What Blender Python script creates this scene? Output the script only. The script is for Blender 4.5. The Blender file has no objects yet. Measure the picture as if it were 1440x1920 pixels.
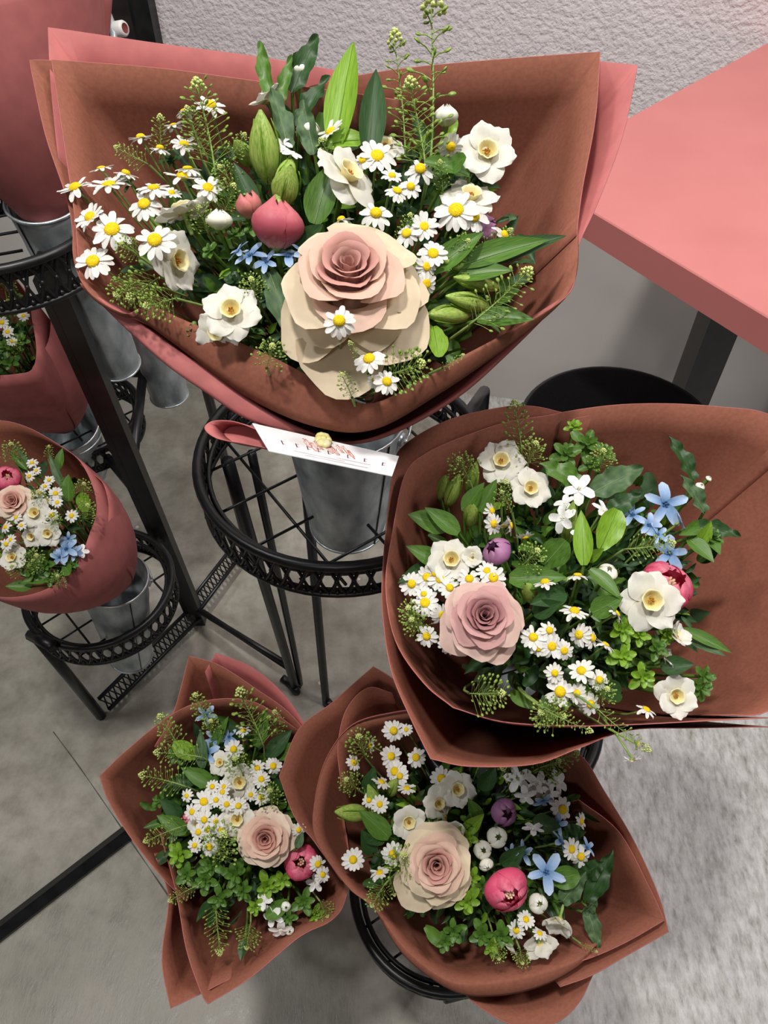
import bpy, math, random
from mathutils import Vector, Matrix
random.seed(7)
R = random.Random(11)
# ------------------------------------------------------------------ camera
W_PX, H_PX, F_PX = 1440, 1920, 1442.0
PITCH = math.radians(49)
CAM = Vector((0, 0, 1.55))
FWD = Vector((0, math.cos(PITCH), -math.sin(PITCH)))
RGT = Vector((1, 0, 0))
UPV = Vector((0, math.sin(PITCH), math.cos(PITCH)))
scene = bpy.context.scene
col = scene.collection
cam_d = bpy.data.cameras.new('camera'); cam = bpy.data.objects.new('camera', cam_d); col.objects.link(cam)
cam.location = CAM; cam.rotation_euler = (math.pi/2 - PITCH, 0, 0)
cam_d.sensor_fit = 'VERTICAL'; cam_d.sensor_height = 36.0; cam_d.lens = F_PX / H_PX * 36.0
cam_d.clip_start = 0.02
scene.camera = cam
# ------------------------------------------------------------------ world, lamps, exposure
world = bpy.data.worlds.new('world'); scene.world = world; world.use_nodes = True
bg = world.node_tree.nodes['Background']; bg.inputs[0].default_value = (0.82, 0.86, 0.95, 1); bg.inputs[1].default_value = 0.04
def area(name, loc, target, size, power, color=(1, 0.95, 0.9)):
    l = bpy.data.lights.new(name, 'AREA'); l.shape = 'DISK'; l.size = size; l.energy = power; l.color = color
    o = bpy.data.objects.new(name, l); col.objects.link(o); o.location = loc
    o.rotation_euler = (Vector(target) - Vector(loc)).to_track_quat('-Z', 'Y').to_euler()
    return o
area('ceiling_spot_key', (-0.28, 0.20, 3.25), (0.08, 0.5, 0.8), 0.18, 49, (1, 0.96, 0.92))
area('ceiling_spot_left', (-1.3, 0.4, 3.2), (-0.7, 0.6, 0.0), 0.35, 24, (0.97, 0.98, 1))
area('ceiling_spot_right', (1.3, 0.3, 3.2), (0.9, 0.4, 0.0), 0.35, 34, (1, 0.97, 0.95))
area('added_fill_rear', (-0.3, -1.5, 2.7), (-0.1, 0.7, 0.5), 0.25, 11, (1, 0.97, 0.95))  # added fill from behind the camera, brightens buckets and outer papers
area('ceiling_spot_wall', (0.5, 1.0, 3.2), (0.45, 1.8, 1.0), 0.3, 20, (1, 0.95, 0.94))
scene.view_settings.view_transform = 'Standard'; scene.view_settings.look = 'None'
scene.view_settings.gamma = 1; scene.view_settings.use_curve_mapping = False
scene.view_settings.exposure = -0.38

# ------------------------------------------------------------------ geometry helpers
def at(x, y, d):
    return CAM + d * (FWD + (x - 720) / F_PX * RGT - (y - 960) / F_PX * UPV)
def ray(x, y):
    return FWD + (x - 720) / F_PX * RGT - (y - 960) / F_PX * UPV
def atz(x, y, z):
    r = ray(x, y); return CAM + r * ((z - CAM.z) / r.z)
def camdir(fx, fy, fz):
    return (RGT * fx + UPV * fy - FWD * fz).normalized()
def basis(n, roll=0.0):
    n = Vector(n).normalized()
    ref = UPV if abs(n.dot(UPV)) < 0.9 else RGT
    x = ref.cross(n).normalized(); y = n.cross(x)
    m = Matrix((x, y, n)).transposed()
    return (m.to_4x4() @ Matrix.Rotation(roll, 4, 'Z')).to_3x3()
def lerp(a, b, t): return a + (b - a) * t
def catmull(pts, n):
    """n samples per span through pts (list of Vectors)"""
    out = []
    P = [pts[0]*2 - pts[1]] + list(pts) + [pts[-1]*2 - pts[-2]]
    for i in range(1, len(P) - 2):
        a, b, c, d = P[i-1], P[i], P[i+1], P[i+2]
        for k in range(n):
            t = k / n
            out.append(0.5*((2*b) + (c-a)*t + (2*a-5*b+4*c-d)*t*t + (3*b-a-3*c+d)*t**3))
    out.append(pts[-1].copy())
    return out
class MB:
    def __init__(self): self.v = []; self.f = []; self.m = []
    def add(self, vs, fs, mi=0):
        b = len(self.v); self.v += [tuple(p) for p in vs]
        for f in fs: self.f.append([i + b for i in f]); self.m.append(mi)
    def grid(self, rows, mi=0, closed=False):
        n = len(rows[0]); vs = [p for r in rows for p in r]; fs = []
        for j in range(len(rows) - 1):
            for i in range(n if closed else n - 1):
                k = (i + 1) % n
                fs.append((j*n+i, j*n+k, (j+1)*n+k, (j+1)*n+i))
        self.add(vs, fs, mi)
    def tube(self, path, rad, sides=6, mi=0, caps=True, closed=False):
        path = [Vector(p) for p in path]; n = len(path)
        if not hasattr(rad, '__len__'): rad = [rad]*n
        rows = []; prev = None
        for i, p in enumerate(path):
            if closed: t = path[(i+1) % n] - path[i-1]
            else: t = path[min(i+1, n-1)] - path[max(i-1, 0)]
            if t.length < 1e-9: t = Vector((0, 0, 1))
            t.normalize()
            if prev is None:
                ref = Vector((0, 0, 1)) if abs(t.z) < 0.9 else Vector((1, 0, 0))
                x = ref.cross(t).normalized()
            else:
                x = (prev - t * prev.dot(t))
                if x.length < 1e-6: x = Vector((1, 0, 0)).cross(t)
                x.normalize()
            prev = x; y = t.cross(x)
            rows.append([p + rad[i]*(math.cos(2*math.pi*k/sides)*x + math.sin(2*math.pi*k/sides)*y) for k in range(sides)])
        if closed: rows.append(rows[0])
        b = len(self.v); self.grid(rows, mi, closed=True)
        if caps and not closed:
            self.f.append([b + k for k in range(sides)][::-1]); self.m.append(mi)
            e = b + (n-1)*sides; self.f.append([e + k for k in range(sides)]); self.m.append(mi)
    def lathe(self, prof, sides=24, mi=0, org=Vector((0, 0, 0)), rot=None):
        rows = []
        for r, z in prof:
            row = []
            for k in range(sides):
                a = 2*math.pi*k/sides; p = Vector((r*math.cos(a), r*math.sin(a), z))
                row.append(org + (rot @ p if rot else p))
            rows.append(row)
        self.grid(rows, mi, closed=True)
    def ball(self, c, r, sides=8, rings=5, mi=0, sc=(1, 1, 1), rot=None):
        prof = [(math.sin(math.pi*i/rings)*1.0, -math.cos(math.pi*i/rings)) for i in range(rings+1)]
        rows = []
        for pr, z in prof:
            row = []
            for k in range(sides):
                a = 2*math.pi*k/sides
                p = Vector((pr*math.cos(a)*r*sc[0], pr*math.sin(a)*r*sc[1], z*r*sc[2]))
                row.append(Vector(c) + (rot @ p if rot else p))
            rows.append(row)
        self.grid(rows, mi, closed=True)
    def box(self, a, b, mi=0, M=None):
        (x0, y0, z0), (x1, y1, z1) = a, b
        vs = [Vector(p) for p in ((x0,y0,z0),(x1,y0,z0),(x1,y1,z0),(x0,y1,z0),(x0,y0,z1),(x1,y0,z1),(x1,y1,z1),(x0,y1,z1))]
        if M is not None: vs = [M @ p for p in vs]
        self.add(vs, [(3,2,1,0),(4,5,6,7),(0,1,5,4),(1,2,6,5),(2,3,7,6),(3,0,4,7)], mi)
    def mesh(self, name, mats, smooth=True):
        me = bpy.data.meshes.new(name); me.from_pydata(self.v, [], self.f)
        for m in (mats if isinstance(mats, (list, tuple)) else [mats]): me.materials.append(m)
        if any(self.m): me.polygons.foreach_set('material_index', self.m)
        if smooth: me.polygons.foreach_set('use_smooth', [True]*len(me.polygons))
        me.update(); return me
    def build(self, name, mats, parent=None, smooth=True):
        return link(name, self.mesh(name, mats, smooth), parent)
def link(name, me, parent=None):
    o = bpy.data.objects.new(name, me); col.objects.link(o)
    if parent is not None:
        o.parent = parent
        if parent in WORLD: o.matrix_parent_inverse = WORLD[parent].inverted()
    return o
WORLD = {}
def tag(o, label=None, cat=None, group=None, kind=None):
    if label: o['label'] = label
    if cat: o['category'] = cat
    if group: o['group'] = group
    if kind: o['kind'] = kind
    return o
def thing(name, loc, label=None, cat=None, group=None, rot=None, scale=1.0, kind=None):
    o = bpy.data.objects.new(name, None); o.empty_display_size = 0.02; col.objects.link(o)
    M = Matrix.Translation(Vector(loc))
    if rot is not None: M = M @ rot.to_4x4()
    M = M @ Matrix.Scale(scale, 4)
    o.matrix_world = M; WORLD[o] = M
    return tag(o, label, cat, group, kind)

# ------------------------------------------------------------------ materials
def lin(r, g, b):
    f = lambda c: ((c/255 + 0.055)/1.055)**2.4 if c > 10 else c/255/12.92
    return (f(r), f(g), f(b), 1)
def newmat(name):
    m = bpy.data.materials.new(name); m.use_nodes = True
    nt = m.node_tree; nt.nodes.clear()
    out = nt.nodes.new('ShaderNodeOutputMaterial'); p = nt.nodes.new('ShaderNodeBsdfPrincipled')
    nt.links.new(p.outputs[0], out.inputs[0]); return m, nt, p, out
def noise(nt, scale, detail=4, rough=0.5, coord='Object', stretch=None):
    tc = nt.nodes.new('ShaderNodeTexCoord'); n = nt.nodes.new('ShaderNodeTexNoise')
    n.inputs['Scale'].default_value = scale; n.inputs['Detail'].default_value = detail; n.inputs['Roughness'].default_value = rough
    if stretch:
        mp = nt.nodes.new('ShaderNodeMapping'); mp.inputs['Scale'].default_value = stretch[:3]
        if len(stretch) > 3: mp.inputs['Rotation'].default_value = (0, 0, stretch[3])
        nt.links.new(tc.outputs[coord], mp.inputs[0]); nt.links.new(mp.outputs[0], n.inputs['Vector'])
    else: nt.links.new(tc.outputs[coord], n.inputs['Vector'])
    return n
def ramp(nt, src, stops):
    r = nt.nodes.new('ShaderNodeValToRGB'); e = r.color_ramp.elements
    while len(e) < len(stops): e.new(0.5)
    for i, (p, c) in enumerate(stops): e[i].position = p; e[i].color = c
    nt.links.new(src, r.inputs[0]); return r
def bump(nt, p, src, strength, dist):
    b = nt.nodes.new('ShaderNodeBump'); b.inputs['Strength'].default_value = strength; b.inputs['Distance'].default_value = dist
    nt.links.new(src, b.inputs['Height']); nt.links.new(b.outputs[0], p.inputs['Normal']); return b
def M_noise(name, c1, c2, scale, rough=0.6, detail=4, lo=0.35, hi=0.65, metal=0.0, bstr=0, bdist=0.001, bscale=None, spec=0.5, trans=0.0, tcol=None, stretch=None):
    m, nt, p, out = newmat(name)
    n = noise(nt, scale, detail, stretch=stretch); r = ramp(nt, n.outputs[0], [(lo, c1), (hi, c2)])
    nt.links.new(r.outputs[0], p.inputs['Base Color'])
    p.inputs['Roughness'].default_value = rough; p.inputs['Metallic'].default_value = metal
    p.inputs['Specular IOR Level'].default_value = spec
    if bstr:
        nb = noise(nt, bscale or scale, 3); bump(nt, p, nb.outputs[0], bstr, bdist)
    if trans:
        t = nt.nodes.new('ShaderNodeBsdfTranslucent'); mx = nt.nodes.new('ShaderNodeMixShader'); mx.inputs[0].default_value = trans
        nt.links.new(r.outputs[0], t.inputs[0]); nt.links.new(p.outputs[0], mx.inputs[1]); nt.links.new(t.outputs[0], mx.inputs[2]); nt.links.new(mx.outputs[0], out.inputs[0])
    return m
def M_grad(name, stops, axis=2, lo=-1.0, hi=1.0, rough=0.5, trans=0.2, nscale=6, namt=0.15, radial=False, spec=0.3):
    """colour along an axis of the petal (or by distance from the flower's centre)"""
    m, nt, p, out = newmat(name)
    tc = nt.nodes.new('ShaderNodeTexCoord')
    if radial:
        s = nt.nodes.new('ShaderNodeVectorMath'); s.operation = 'LENGTH'; nt.links.new(tc.outputs['Object'], s.inputs[0]); src = s.outputs['Value']
    else:
        s = nt.nodes.new('ShaderNodeSeparateXYZ'); nt.links.new(tc.outputs['Object'], s.inputs[0]); src = s.outputs[axis]
    mr = nt.nodes.new('ShaderNodeMapRange'); mr.inputs[1].default_value = lo; mr.inputs[2].default_value = hi; nt.links.new(src, mr.inputs[0])
    n = noise(nt, nscale, 3); 
    ma = nt.nodes.new('ShaderNodeMath'); ma.operation = 'MULTIPLY_ADD'; nt.links.new(n.outputs[0], ma.inputs[0]); ma.inputs[1].default_value = namt; nt.links.new(mr.outputs[0], ma.inputs[2])
    sb = nt.nodes.new('ShaderNodeMath'); sb.operation = 'SUBTRACT'; nt.links.new(ma.outputs[0], sb.inputs[0]); sb.inputs[1].default_value = namt/2
    r = ramp(nt, sb.outputs[0], stops); nt.links.new(r.outputs[0], p.inputs['Base Color'])
    p.inputs['Roughness'].default_value = rough; p.inputs['Specular IOR Level'].default_value = spec
    if trans:
        t = nt.nodes.new('ShaderNodeBsdfTranslucent'); mx = nt.nodes.new('ShaderNodeMixShader'); mx.inputs[0].default_value = trans
        nt.links.new(r.outputs[0], t.inputs[0]); nt.links.new(p.outputs[0], mx.inputs[1]); nt.links.new(t.outputs[0], mx.inputs[2]); nt.links.new(mx.outputs[0], out.inputs[0])
    return m
MT = {}
MT['paper_in'] = M_noise('paper_terracotta', lin(132, 81, 64), lin(142, 88, 70), 300, 0.75, bstr=0.12, bdist=0.0006, bscale=700, spec=0.2, trans=0.08)
MT['paper_out'] = M_noise('paper_dusty_pink', lin(172, 100, 98), lin(182, 107, 104), 60, 0.7, bstr=0.06, bdist=0.0005, bscale=500, spec=0.25, trans=0.08)
MT['black'] = M_noise('black_painted_metal', lin(16, 16, 17), lin(30, 30, 31), 40, 0.38, spec=0.5)
MT['galv'] = M_noise('galvanized_steel', lin(126, 138, 142), lin(208, 218, 220), 38, 0.42, detail=6, lo=0.3, hi=0.72, metal=0.35, bstr=0.15, bdist=0.0008, bscale=60, stretch=(1, 1, 0.45))
MT['galv_edge'] = M_noise('galvanized_rolled_edge', lin(170, 178, 180), lin(215, 220, 222), 60, 0.35, metal=0.8)
MT['white_petal'] = M_noise('white_petal', lin(222, 220, 213), lin(234, 232, 226), 8, 0.55, trans=0.25, spec=0.25)
MT['daisy_disc'] = M_noise('daisy_yellow_disc', lin(222, 178, 14), lin(242, 214, 36), 14, 0.7, bstr=0.4, bdist=0.03, bscale=22, spec=0.2)
MT['daff_petal'] = M_grad('daffodil_white_petal', [(0.0, lin(232, 226, 176)), (0.25, lin(226, 223, 206)), (1.0, lin(232, 230, 220))], radial=True, lo=0, hi=1, trans=0.28)
MT['daff_cup'] = M_grad('daffodil_cup', [(0.0, lin(206, 160, 60)), (0.4, lin(234, 218, 140)), (1.0, lin(246, 240, 200))], axis=2, lo=-0.1, hi=0.32, trans=0.25)
MT['stamen'] = M_noise('stamen', lin(150, 95, 20), lin(190, 130, 30), 20, 0.7)
MT['stem'] = M_noise('stem_green', lin(72, 106, 38), lin(104, 138, 58), 60, 0.5, spec=0.3)
MT['stem_pale'] = M_noise('stem_pale_green', lin(120, 148, 76), lin(148, 172, 98), 60, 0.5, spec=0.3)
MT['leaf_bright'] = M_noise('leaf_bright', lin(104, 146, 34), lin(140, 178, 58), 5, 0.4, trans=0.2, stretch=(9, 1, 1), spec=0.45)
MT['leaf_mid'] = M_noise('leaf_mid', lin(62, 98, 34), lin(92, 130, 48), 5, 0.42, trans=0.15, stretch=(9, 1, 1), spec=0.45)
MT['leaf_dark'] = M_noise('leaf_dark', lin(32, 58, 28), lin(52, 86, 40), 5, 0.45, trans=0.1, stretch=(9, 1, 1), spec=0.4)
MT['leaf_grey'] = M_noise('leaf_grey_green', lin(60, 86, 56), lin(90, 114, 76), 5, 0.55, trans=0.1, spec=0.3)
MT['rib'] = M_noise('leaf_rib', lin(130, 156, 92), lin(146, 170, 110), 30, 0.5)
MT['bud'] = M_noise('lily_bud', lin(126, 160, 60), lin(178, 196, 104), 4, 0.45, trans=0.15, stretch=(6, 6, 0.6), spec=0.4)
MT['pod'] = M_noise('seed_pod_green', lin(104, 138, 46), lin(160, 182, 88), 90, 0.5, trans=0.15)
MT['floret'] = M_noise('floret_yellow_green', lin(168, 186, 88), lin(214, 220, 150), 200, 0.6)
MT['white_bud'] = M_grad('white_cup_petal', [(0.0, lin(196, 206, 138)), (0.35, lin(236, 236, 212)), (1.0, lin(246, 245, 236))], axis=2, lo=0, hi=1.3, trans=0.25)
MT['star_white'] = M_noise('white_star_petal', lin(228, 228, 224), lin(246, 246, 242), 5, 0.55, trans=0.2)
MT['star_blue'] = M_grad('blue_star_petal', [(0.0, lin(92, 126, 168)), (0.5, lin(142, 172, 208)), (1.0, lin(190, 206, 226))], radial=True, lo=0.1, hi=1.0, trans=0.2, namt=0.35)
MT['star_eye_blue'] = M_noise('blue_star_eye', lin(50, 88, 128), lin(70, 110, 150), 20, 0.5)
MT['star_eye_white'] = M_noise('white_star_eye', lin(214, 212, 188), lin(232, 230, 214), 20, 0.5)
def tulip_mats(key, base, mid, tip):
    MT[key] = M_grad(key, [(0.0, base), (0.3, mid), (0.75, mid), (1.0, tip)], axis=2, lo=-0.05, hi=1.35, trans=0.18, namt=0.5, nscale=5)
tulip_mats('tulip_pink', lin(226, 176, 160), lin(222, 84, 118), lin(236, 130, 152))
tulip_mats('tulip_rose', lin(212, 150, 134), lin(190, 90, 104), lin(200, 112, 118))
tulip_mats('tulip_lilac', lin(196, 160, 184), lin(158, 104, 146), lin(176, 124, 160))
tulip_mats('tulip_peach', lin(220, 170, 150), lin(212, 136, 124), lin(206, 120, 118))
MT['heart'] = M_noise('tulip_heart', lin(214, 170, 140), lin(236, 206, 180), 6, 0.6)
def rose_mats(key, inner, mid, outer):
    for k, c in zip('imo', (inner, mid, outer)):
        a = tuple(min(1, x*0.86) for x in c[:3]) + (1,)
        MT[key + k] = M_noise(key + k, a, c, 3.0, 0.6, trans=0.22, spec=0.2, lo=0.3, hi=0.7)
rose_mats('rose_cream_', lin(210, 158, 146), lin(224, 190, 170), lin(228, 210, 180))
rose_mats('rose_mauve_', lin(176, 124, 124), lin(206, 160, 156), lin(220, 188, 176))
rose_mats('rose_blush_', lin(214, 158, 142), lin(232, 196, 176), lin(238, 218, 196))
# ------------------------------------------------------------------ setting: floor, wall, door
def floor_mat():
    m, nt, p, out = newmat('sealed_concrete')
    tc = nt.nodes.new('ShaderNodeTexCoord'); sp = nt.nodes.new('ShaderNodeSeparateXYZ'); nt.links.new(tc.outputs['Object'], sp.inputs[0])
    big = noise(nt, 3.2, 5, 0.55); fine = noise(nt, 26, 8, 0.65); grain = noise(nt, 70, 5, 0.7, stretch=(1, 0.35, 1, -0.75))
    grey = ramp(nt, big.outputs[0], [(0.3, lin(134, 128, 114)), (0.5, lin(160, 156, 144)), (0.7, lin(180, 174, 164))])
    white = ramp(nt, grain.outputs[0], [(0.3, lin(150, 147, 142)), (0.48, lin(206, 204, 202)), (0.62, lin(226, 225, 224))])
    # worn white floor paint on the right hand side
    a = nt.nodes.new('ShaderNodeMath'); a.operation = 'MULTIPLY_ADD'; nt.links.new(big.outputs[0], a.inputs[0]); a.inputs[1].default_value = 0.55; nt.links.new(sp.outputs[0], a.inputs[2])
    b = nt.nodes.new('ShaderNodeMath'); b.operation = 'MULTIPLY_ADD'; nt.links.new(fine.outputs[0], b.inputs[0]); b.inputs[1].default_value = 0.35; nt.links.new(a.outputs[0], b.inputs[2])
    mask = ramp(nt, b.outputs[0], [(0.50, (0, 0, 0, 1)), (0.95, (1, 1, 1, 1))])
    mx = nt.nodes.new('ShaderNodeMix'); mx.data_type = 'RGBA'; nt.links.new(mask.outputs[0], mx.inputs[0]); nt.links.new(grey.outputs[0], mx.inputs[6]); nt.links.new(white.outputs[0], mx.inputs[7])
    # mottling
    mot = ramp(nt, fine.outputs[0], [(0.3, (0.62, 0.61, 0.58, 1)), (0.62, (1, 1, 1, 1))])
    mm = nt.nodes.new('ShaderNodeMix'); mm.data_type = 'RGBA'; mm.blend_type = 'MULTIPLY'; mm.inputs[0].default_value = 0.8
    nt.links.new(mx.outputs[2], mm.inputs[6]); nt.links.new(mot.outputs[0], mm.inputs[7])
    # pale paint flecks
    vo = nt.nodes.new('ShaderNodeTexVoronoi'); vo.inputs['Scale'].default_value = 11; nt.links.new(tc.outputs['Object'], vo.inputs['Vector'])
    add = nt.nodes.new('ShaderNodeMath'); add.operation = 'MULTIPLY_ADD'; nt.links.new(fine.outputs[0], add.inputs[0]); add.inputs[1].default_value = 0.16; nt.links.new(vo.outputs['Distance'], add.inputs[2])
    fl = ramp(nt, add.outputs[0], [(0.105, (1, 1, 1, 1)), (0.125, (0, 0, 0, 1))])
    mf = nt.nodes.new('ShaderNodeMix'); mf.data_type = 'RGBA'; nt.links.new(fl.outputs[0], mf.inputs[0]); nt.links.new(mm.outputs[2], mf.inputs[6]); mf.inputs[7].default_value = lin(206, 200, 190)
    nt.links.new(mf.outputs[2], p.inputs['Base Color'])
    rr = ramp(nt, fine.outputs[0], [(0.35, (0.32, 0.32, 0.32, 1)), (0.65, (0.6, 0.6, 0.6, 1))]); nt.links.new(rr.outputs[0], p.inputs['Roughness'])
    bump(nt, p, grain.outputs[0], 0.35, 0.004)
    return m
b = MB(); b.box((-3.2, -1.6, -0.05), (3.2, 2.9, 0.0))
floor = tag(b.build('floor', floor_mat(), smooth=False), 'grey sealed concrete floor with worn white paint on the right', kind='structure')
MT['joint'] = M_noise('floor_joint', lin(70, 68, 62), lin(92, 90, 84), 30, 0.8)
for pts in ([(100, 1372), (150, 1440), (228, 1555), (330, 1700), (420, 1830)],):
    b = MB(); P = [atz(x + R.uniform(-2, 2), y, 0.0) for x, y in pts]; P = catmull(P, 4)
    rows = []
    for i, q in enumerate(P):
        t = (P[min(i+1, len(P)-1)] - P[max(i-1, 0)]).normalized(); s = Vector((-t.y, t.x, 0))
        w = 0.0011 + R.uniform(-0.0005, 0.0005); rows.append([q + s*w + Vector((0, 0, 0.0004)), q - s*w + Vector((0, 0, 0.0004))])
    b.grid(rows); b.build('joint', MT['joint'], floor)
def wall_mat():
    m, nt, p, out = newmat('stucco_wall')
    n = noise(nt, 2.0, 3); r = ramp(nt, n.outputs[0], [(0.35, lin(214, 206, 207)), (0.65, lin(226, 218, 218))]); nt.links.new(r.outputs[0], p.inputs['Base Color'])
    p.inputs['Roughness'].default_value = 0.75; p.inputs['Specular IOR Level'].default_value = 0.3
    n2 = noise(nt, 85, 2.5, 0.55); rr = ramp(nt, n2.outputs[0], [(0.36, (0, 0, 0, 1)), (0.62, (1, 1, 1, 1))]); bump(nt, p, rr.outputs[0], 0.42, 0.004)
    return m
WX0, WX1 = -3.2, 3.2
def wall_y(x): return 1.906 - 0.218*x
b = MB(); t = Vector((WX1-WX0, wall_y(WX1)-wall_y(WX0), 0)).normalized(); nrm = Vector((-t.y, t.x, 0))
A0 = Vector((WX0, wall_y(WX0), 0)); A1 = Vector((WX1, wall_y(WX1), 0)); th = nrm*0.1
b.add([A0, A1, A1+th, A0+th] + [q + Vector((0, 0, 3.0)) for q in (A0, A1, A1+th, A0+th)], [(3,2,1,0),(4,5,6,7),(0,1,5,4),(1,2,6,5),(2,3,7,6),(3,0,4,7)])
tag(b.build('wall_back', wall_mat(), smooth=False), 'white stucco wall with a fine bumpy texture', kind='structure')
MT['skirt'] = M_noise('smooth_white_board', lin(206, 201, 196), lin(216, 211, 206), 4, 0.55)
b = MB(); th2 = -nrm*0.014
b.add([A0+th2, A1+th2, A1, A0] + [q + Vector((0, 0, 0.62)) for q in (A0+th2, A1+th2, A1, A0)], [(3,2,1,0),(4,5,6,7),(0,1,5,4),(1,2,6,5),(2,3,7,6),(3,0,4,7)])
tag(b.build('baseboard_back', MT['skirt'], smooth=False), 'smooth white board along the foot of the wall', kind='structure')
def on_wall(x, y, off=0.0):
    r = ray(x, y); d = (1.906 + off - CAM.y + 0.218*(-CAM.x)) / (r.y + 0.218*r.x); return CAM + r*d
# black framed glass door at the upper left
MT['glass_dark'] = M_noise('dark_reflective_glass', lin(34, 26, 28), lin(58, 46, 48), 3, 0.12, spec=0.8, stretch=(0.5, 1, 5))
Wm = Matrix((t, nrm, Vector((0, 0, 1)))).transposed().to_4x4()
e = on_wall(297, 35); xr = (e - A0).dot(t)
Mw = Matrix.Translation(A0) @ Wm
door = thing('door_1', A0 + t*xr, 'black framed dark glass door at the top left corner', kind='structure')
b = MB(); b.box((xr-0.042, -0.035, 0), (xr, 0.0, 2.1), M=Mw); b.box((xr-0.056, -0.022, 0), (xr-0.046, 0.0, 2.1), M=Mw); b.box((xr-0.9, -0.035, 2.06), (xr, 0, 2.1), M=Mw); b.box((xr-0.94, -0.035, 0), (xr-0.9, 0, 2.1), M=Mw)
b.build('frame', MT['black'], door, smooth=False)
b = MB(); b.box((xr-0.9, -0.012, 0.02), (xr-0.05, -0.004, 2.06), M=Mw); b.build('pane', MT['glass_dark'], door, smooth=False)
MT['chrome'] = M_noise('pale_chrome', lin(176, 184, 188), lin(214, 218, 220), 20, 0.28, metal=0.6)
MT['cap_white'] = M_noise('white_cap', lin(216, 212, 208), lin(232, 230, 226), 20, 0.45)
MT['cap_red'] = M_noise('dark_red_cap', lin(120, 50, 48), lin(140, 62, 58), 20, 0.5)
b = MB(); P = [at(168, -40, 1.52), at(182, -4, 1.52), at(198, 18, 1.51), at(209, 44, 1.5), at(214, 66, 1.5), at(213, 96, 1.5)]
b.tube(catmull(P, 5), 0.0075, 10); hd = b.build('handle', MT['chrome'], door)
q = at(227, 54, 1.5); n_ = camdir(0.8, -0.1, 0.35); rot = basis(n_)
b = MB(); b.lathe([(0.0, -0.02), (0.011, -0.02), (0.0145, -0.012), (0.0145, 0.006), (0.012, 0.010), (0.009, 0.010)], 16, org=q, rot=rot); b.build('end_cap', MT['cap_white'], hd)
b = MB(); b.lathe([(0.009, 0.0102), (0.007, 0.008), (0.0, 0.008)], 16, org=q, rot=rot); b.build('cap_centre', MT['cap_red'], hd)

# ------------------------------------------------------------------ pink counter on the right
MT['pink_top'] = M_noise('pink_laminate', lin(192, 116, 112), lin(198, 122, 118), 6, 0.5, spec=0.35)
TZ = 1.0
root = thing('pink_counter', atz(1500, 420, 0.0), 'salmon pink counter with a thick top against the white wall', 'table')
c0, c1, c3 = atz(988, 323, TZ), atz(1440, 80, TZ), atz(1500, 630, TZ)
k_ = (wall_y(c0.x) - 0.006 - c0.y)/((c1.y - c0.y) + 0.218*(c1.x - c0.x)); c1 = c0 + (c1 - c0)*k_; c2 = c1 + t*0.45
TH_ = 0.044
top = []; bot = []
for q in (c0, c3, c2, c1): top.append(q); bot.append(q - Vector((0, 0, TH_)))
b = MB(); ins = 0.002; cen = sum(top, Vector())/4
up2 = [q + (cen - q).normalized()*ins for q in top]; lo2 = [q - Vector((0, 0, ins)) for q in top]
b.add(up2, [(0, 1, 2, 3)]); b.add(lo2 + up2, [(i, (i+1) % 4, 4+(i+1) % 4, 4+i) for i in range(4)]); b.add(bot + lo2, [(i, (i+1) % 4, 4+(i+1) % 4, 4+i) for i in range(4)]); b.add(bot, [(3, 2, 1, 0)])
b.build('counter_top', MT['pink_top'], root, smooth=False)
for q in (atz(1338, 625, 0.60), c2 + (c0 - c2).normalized()*0.08 - nrm*0.03):
    b = MB(); b.box((q.x-0.033, q.y-0.033, 0.0), (q.x+0.033, q.y+0.033, TZ-TH_-0.001)); b.build('leg', MT['black'], root, smooth=False)
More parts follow.
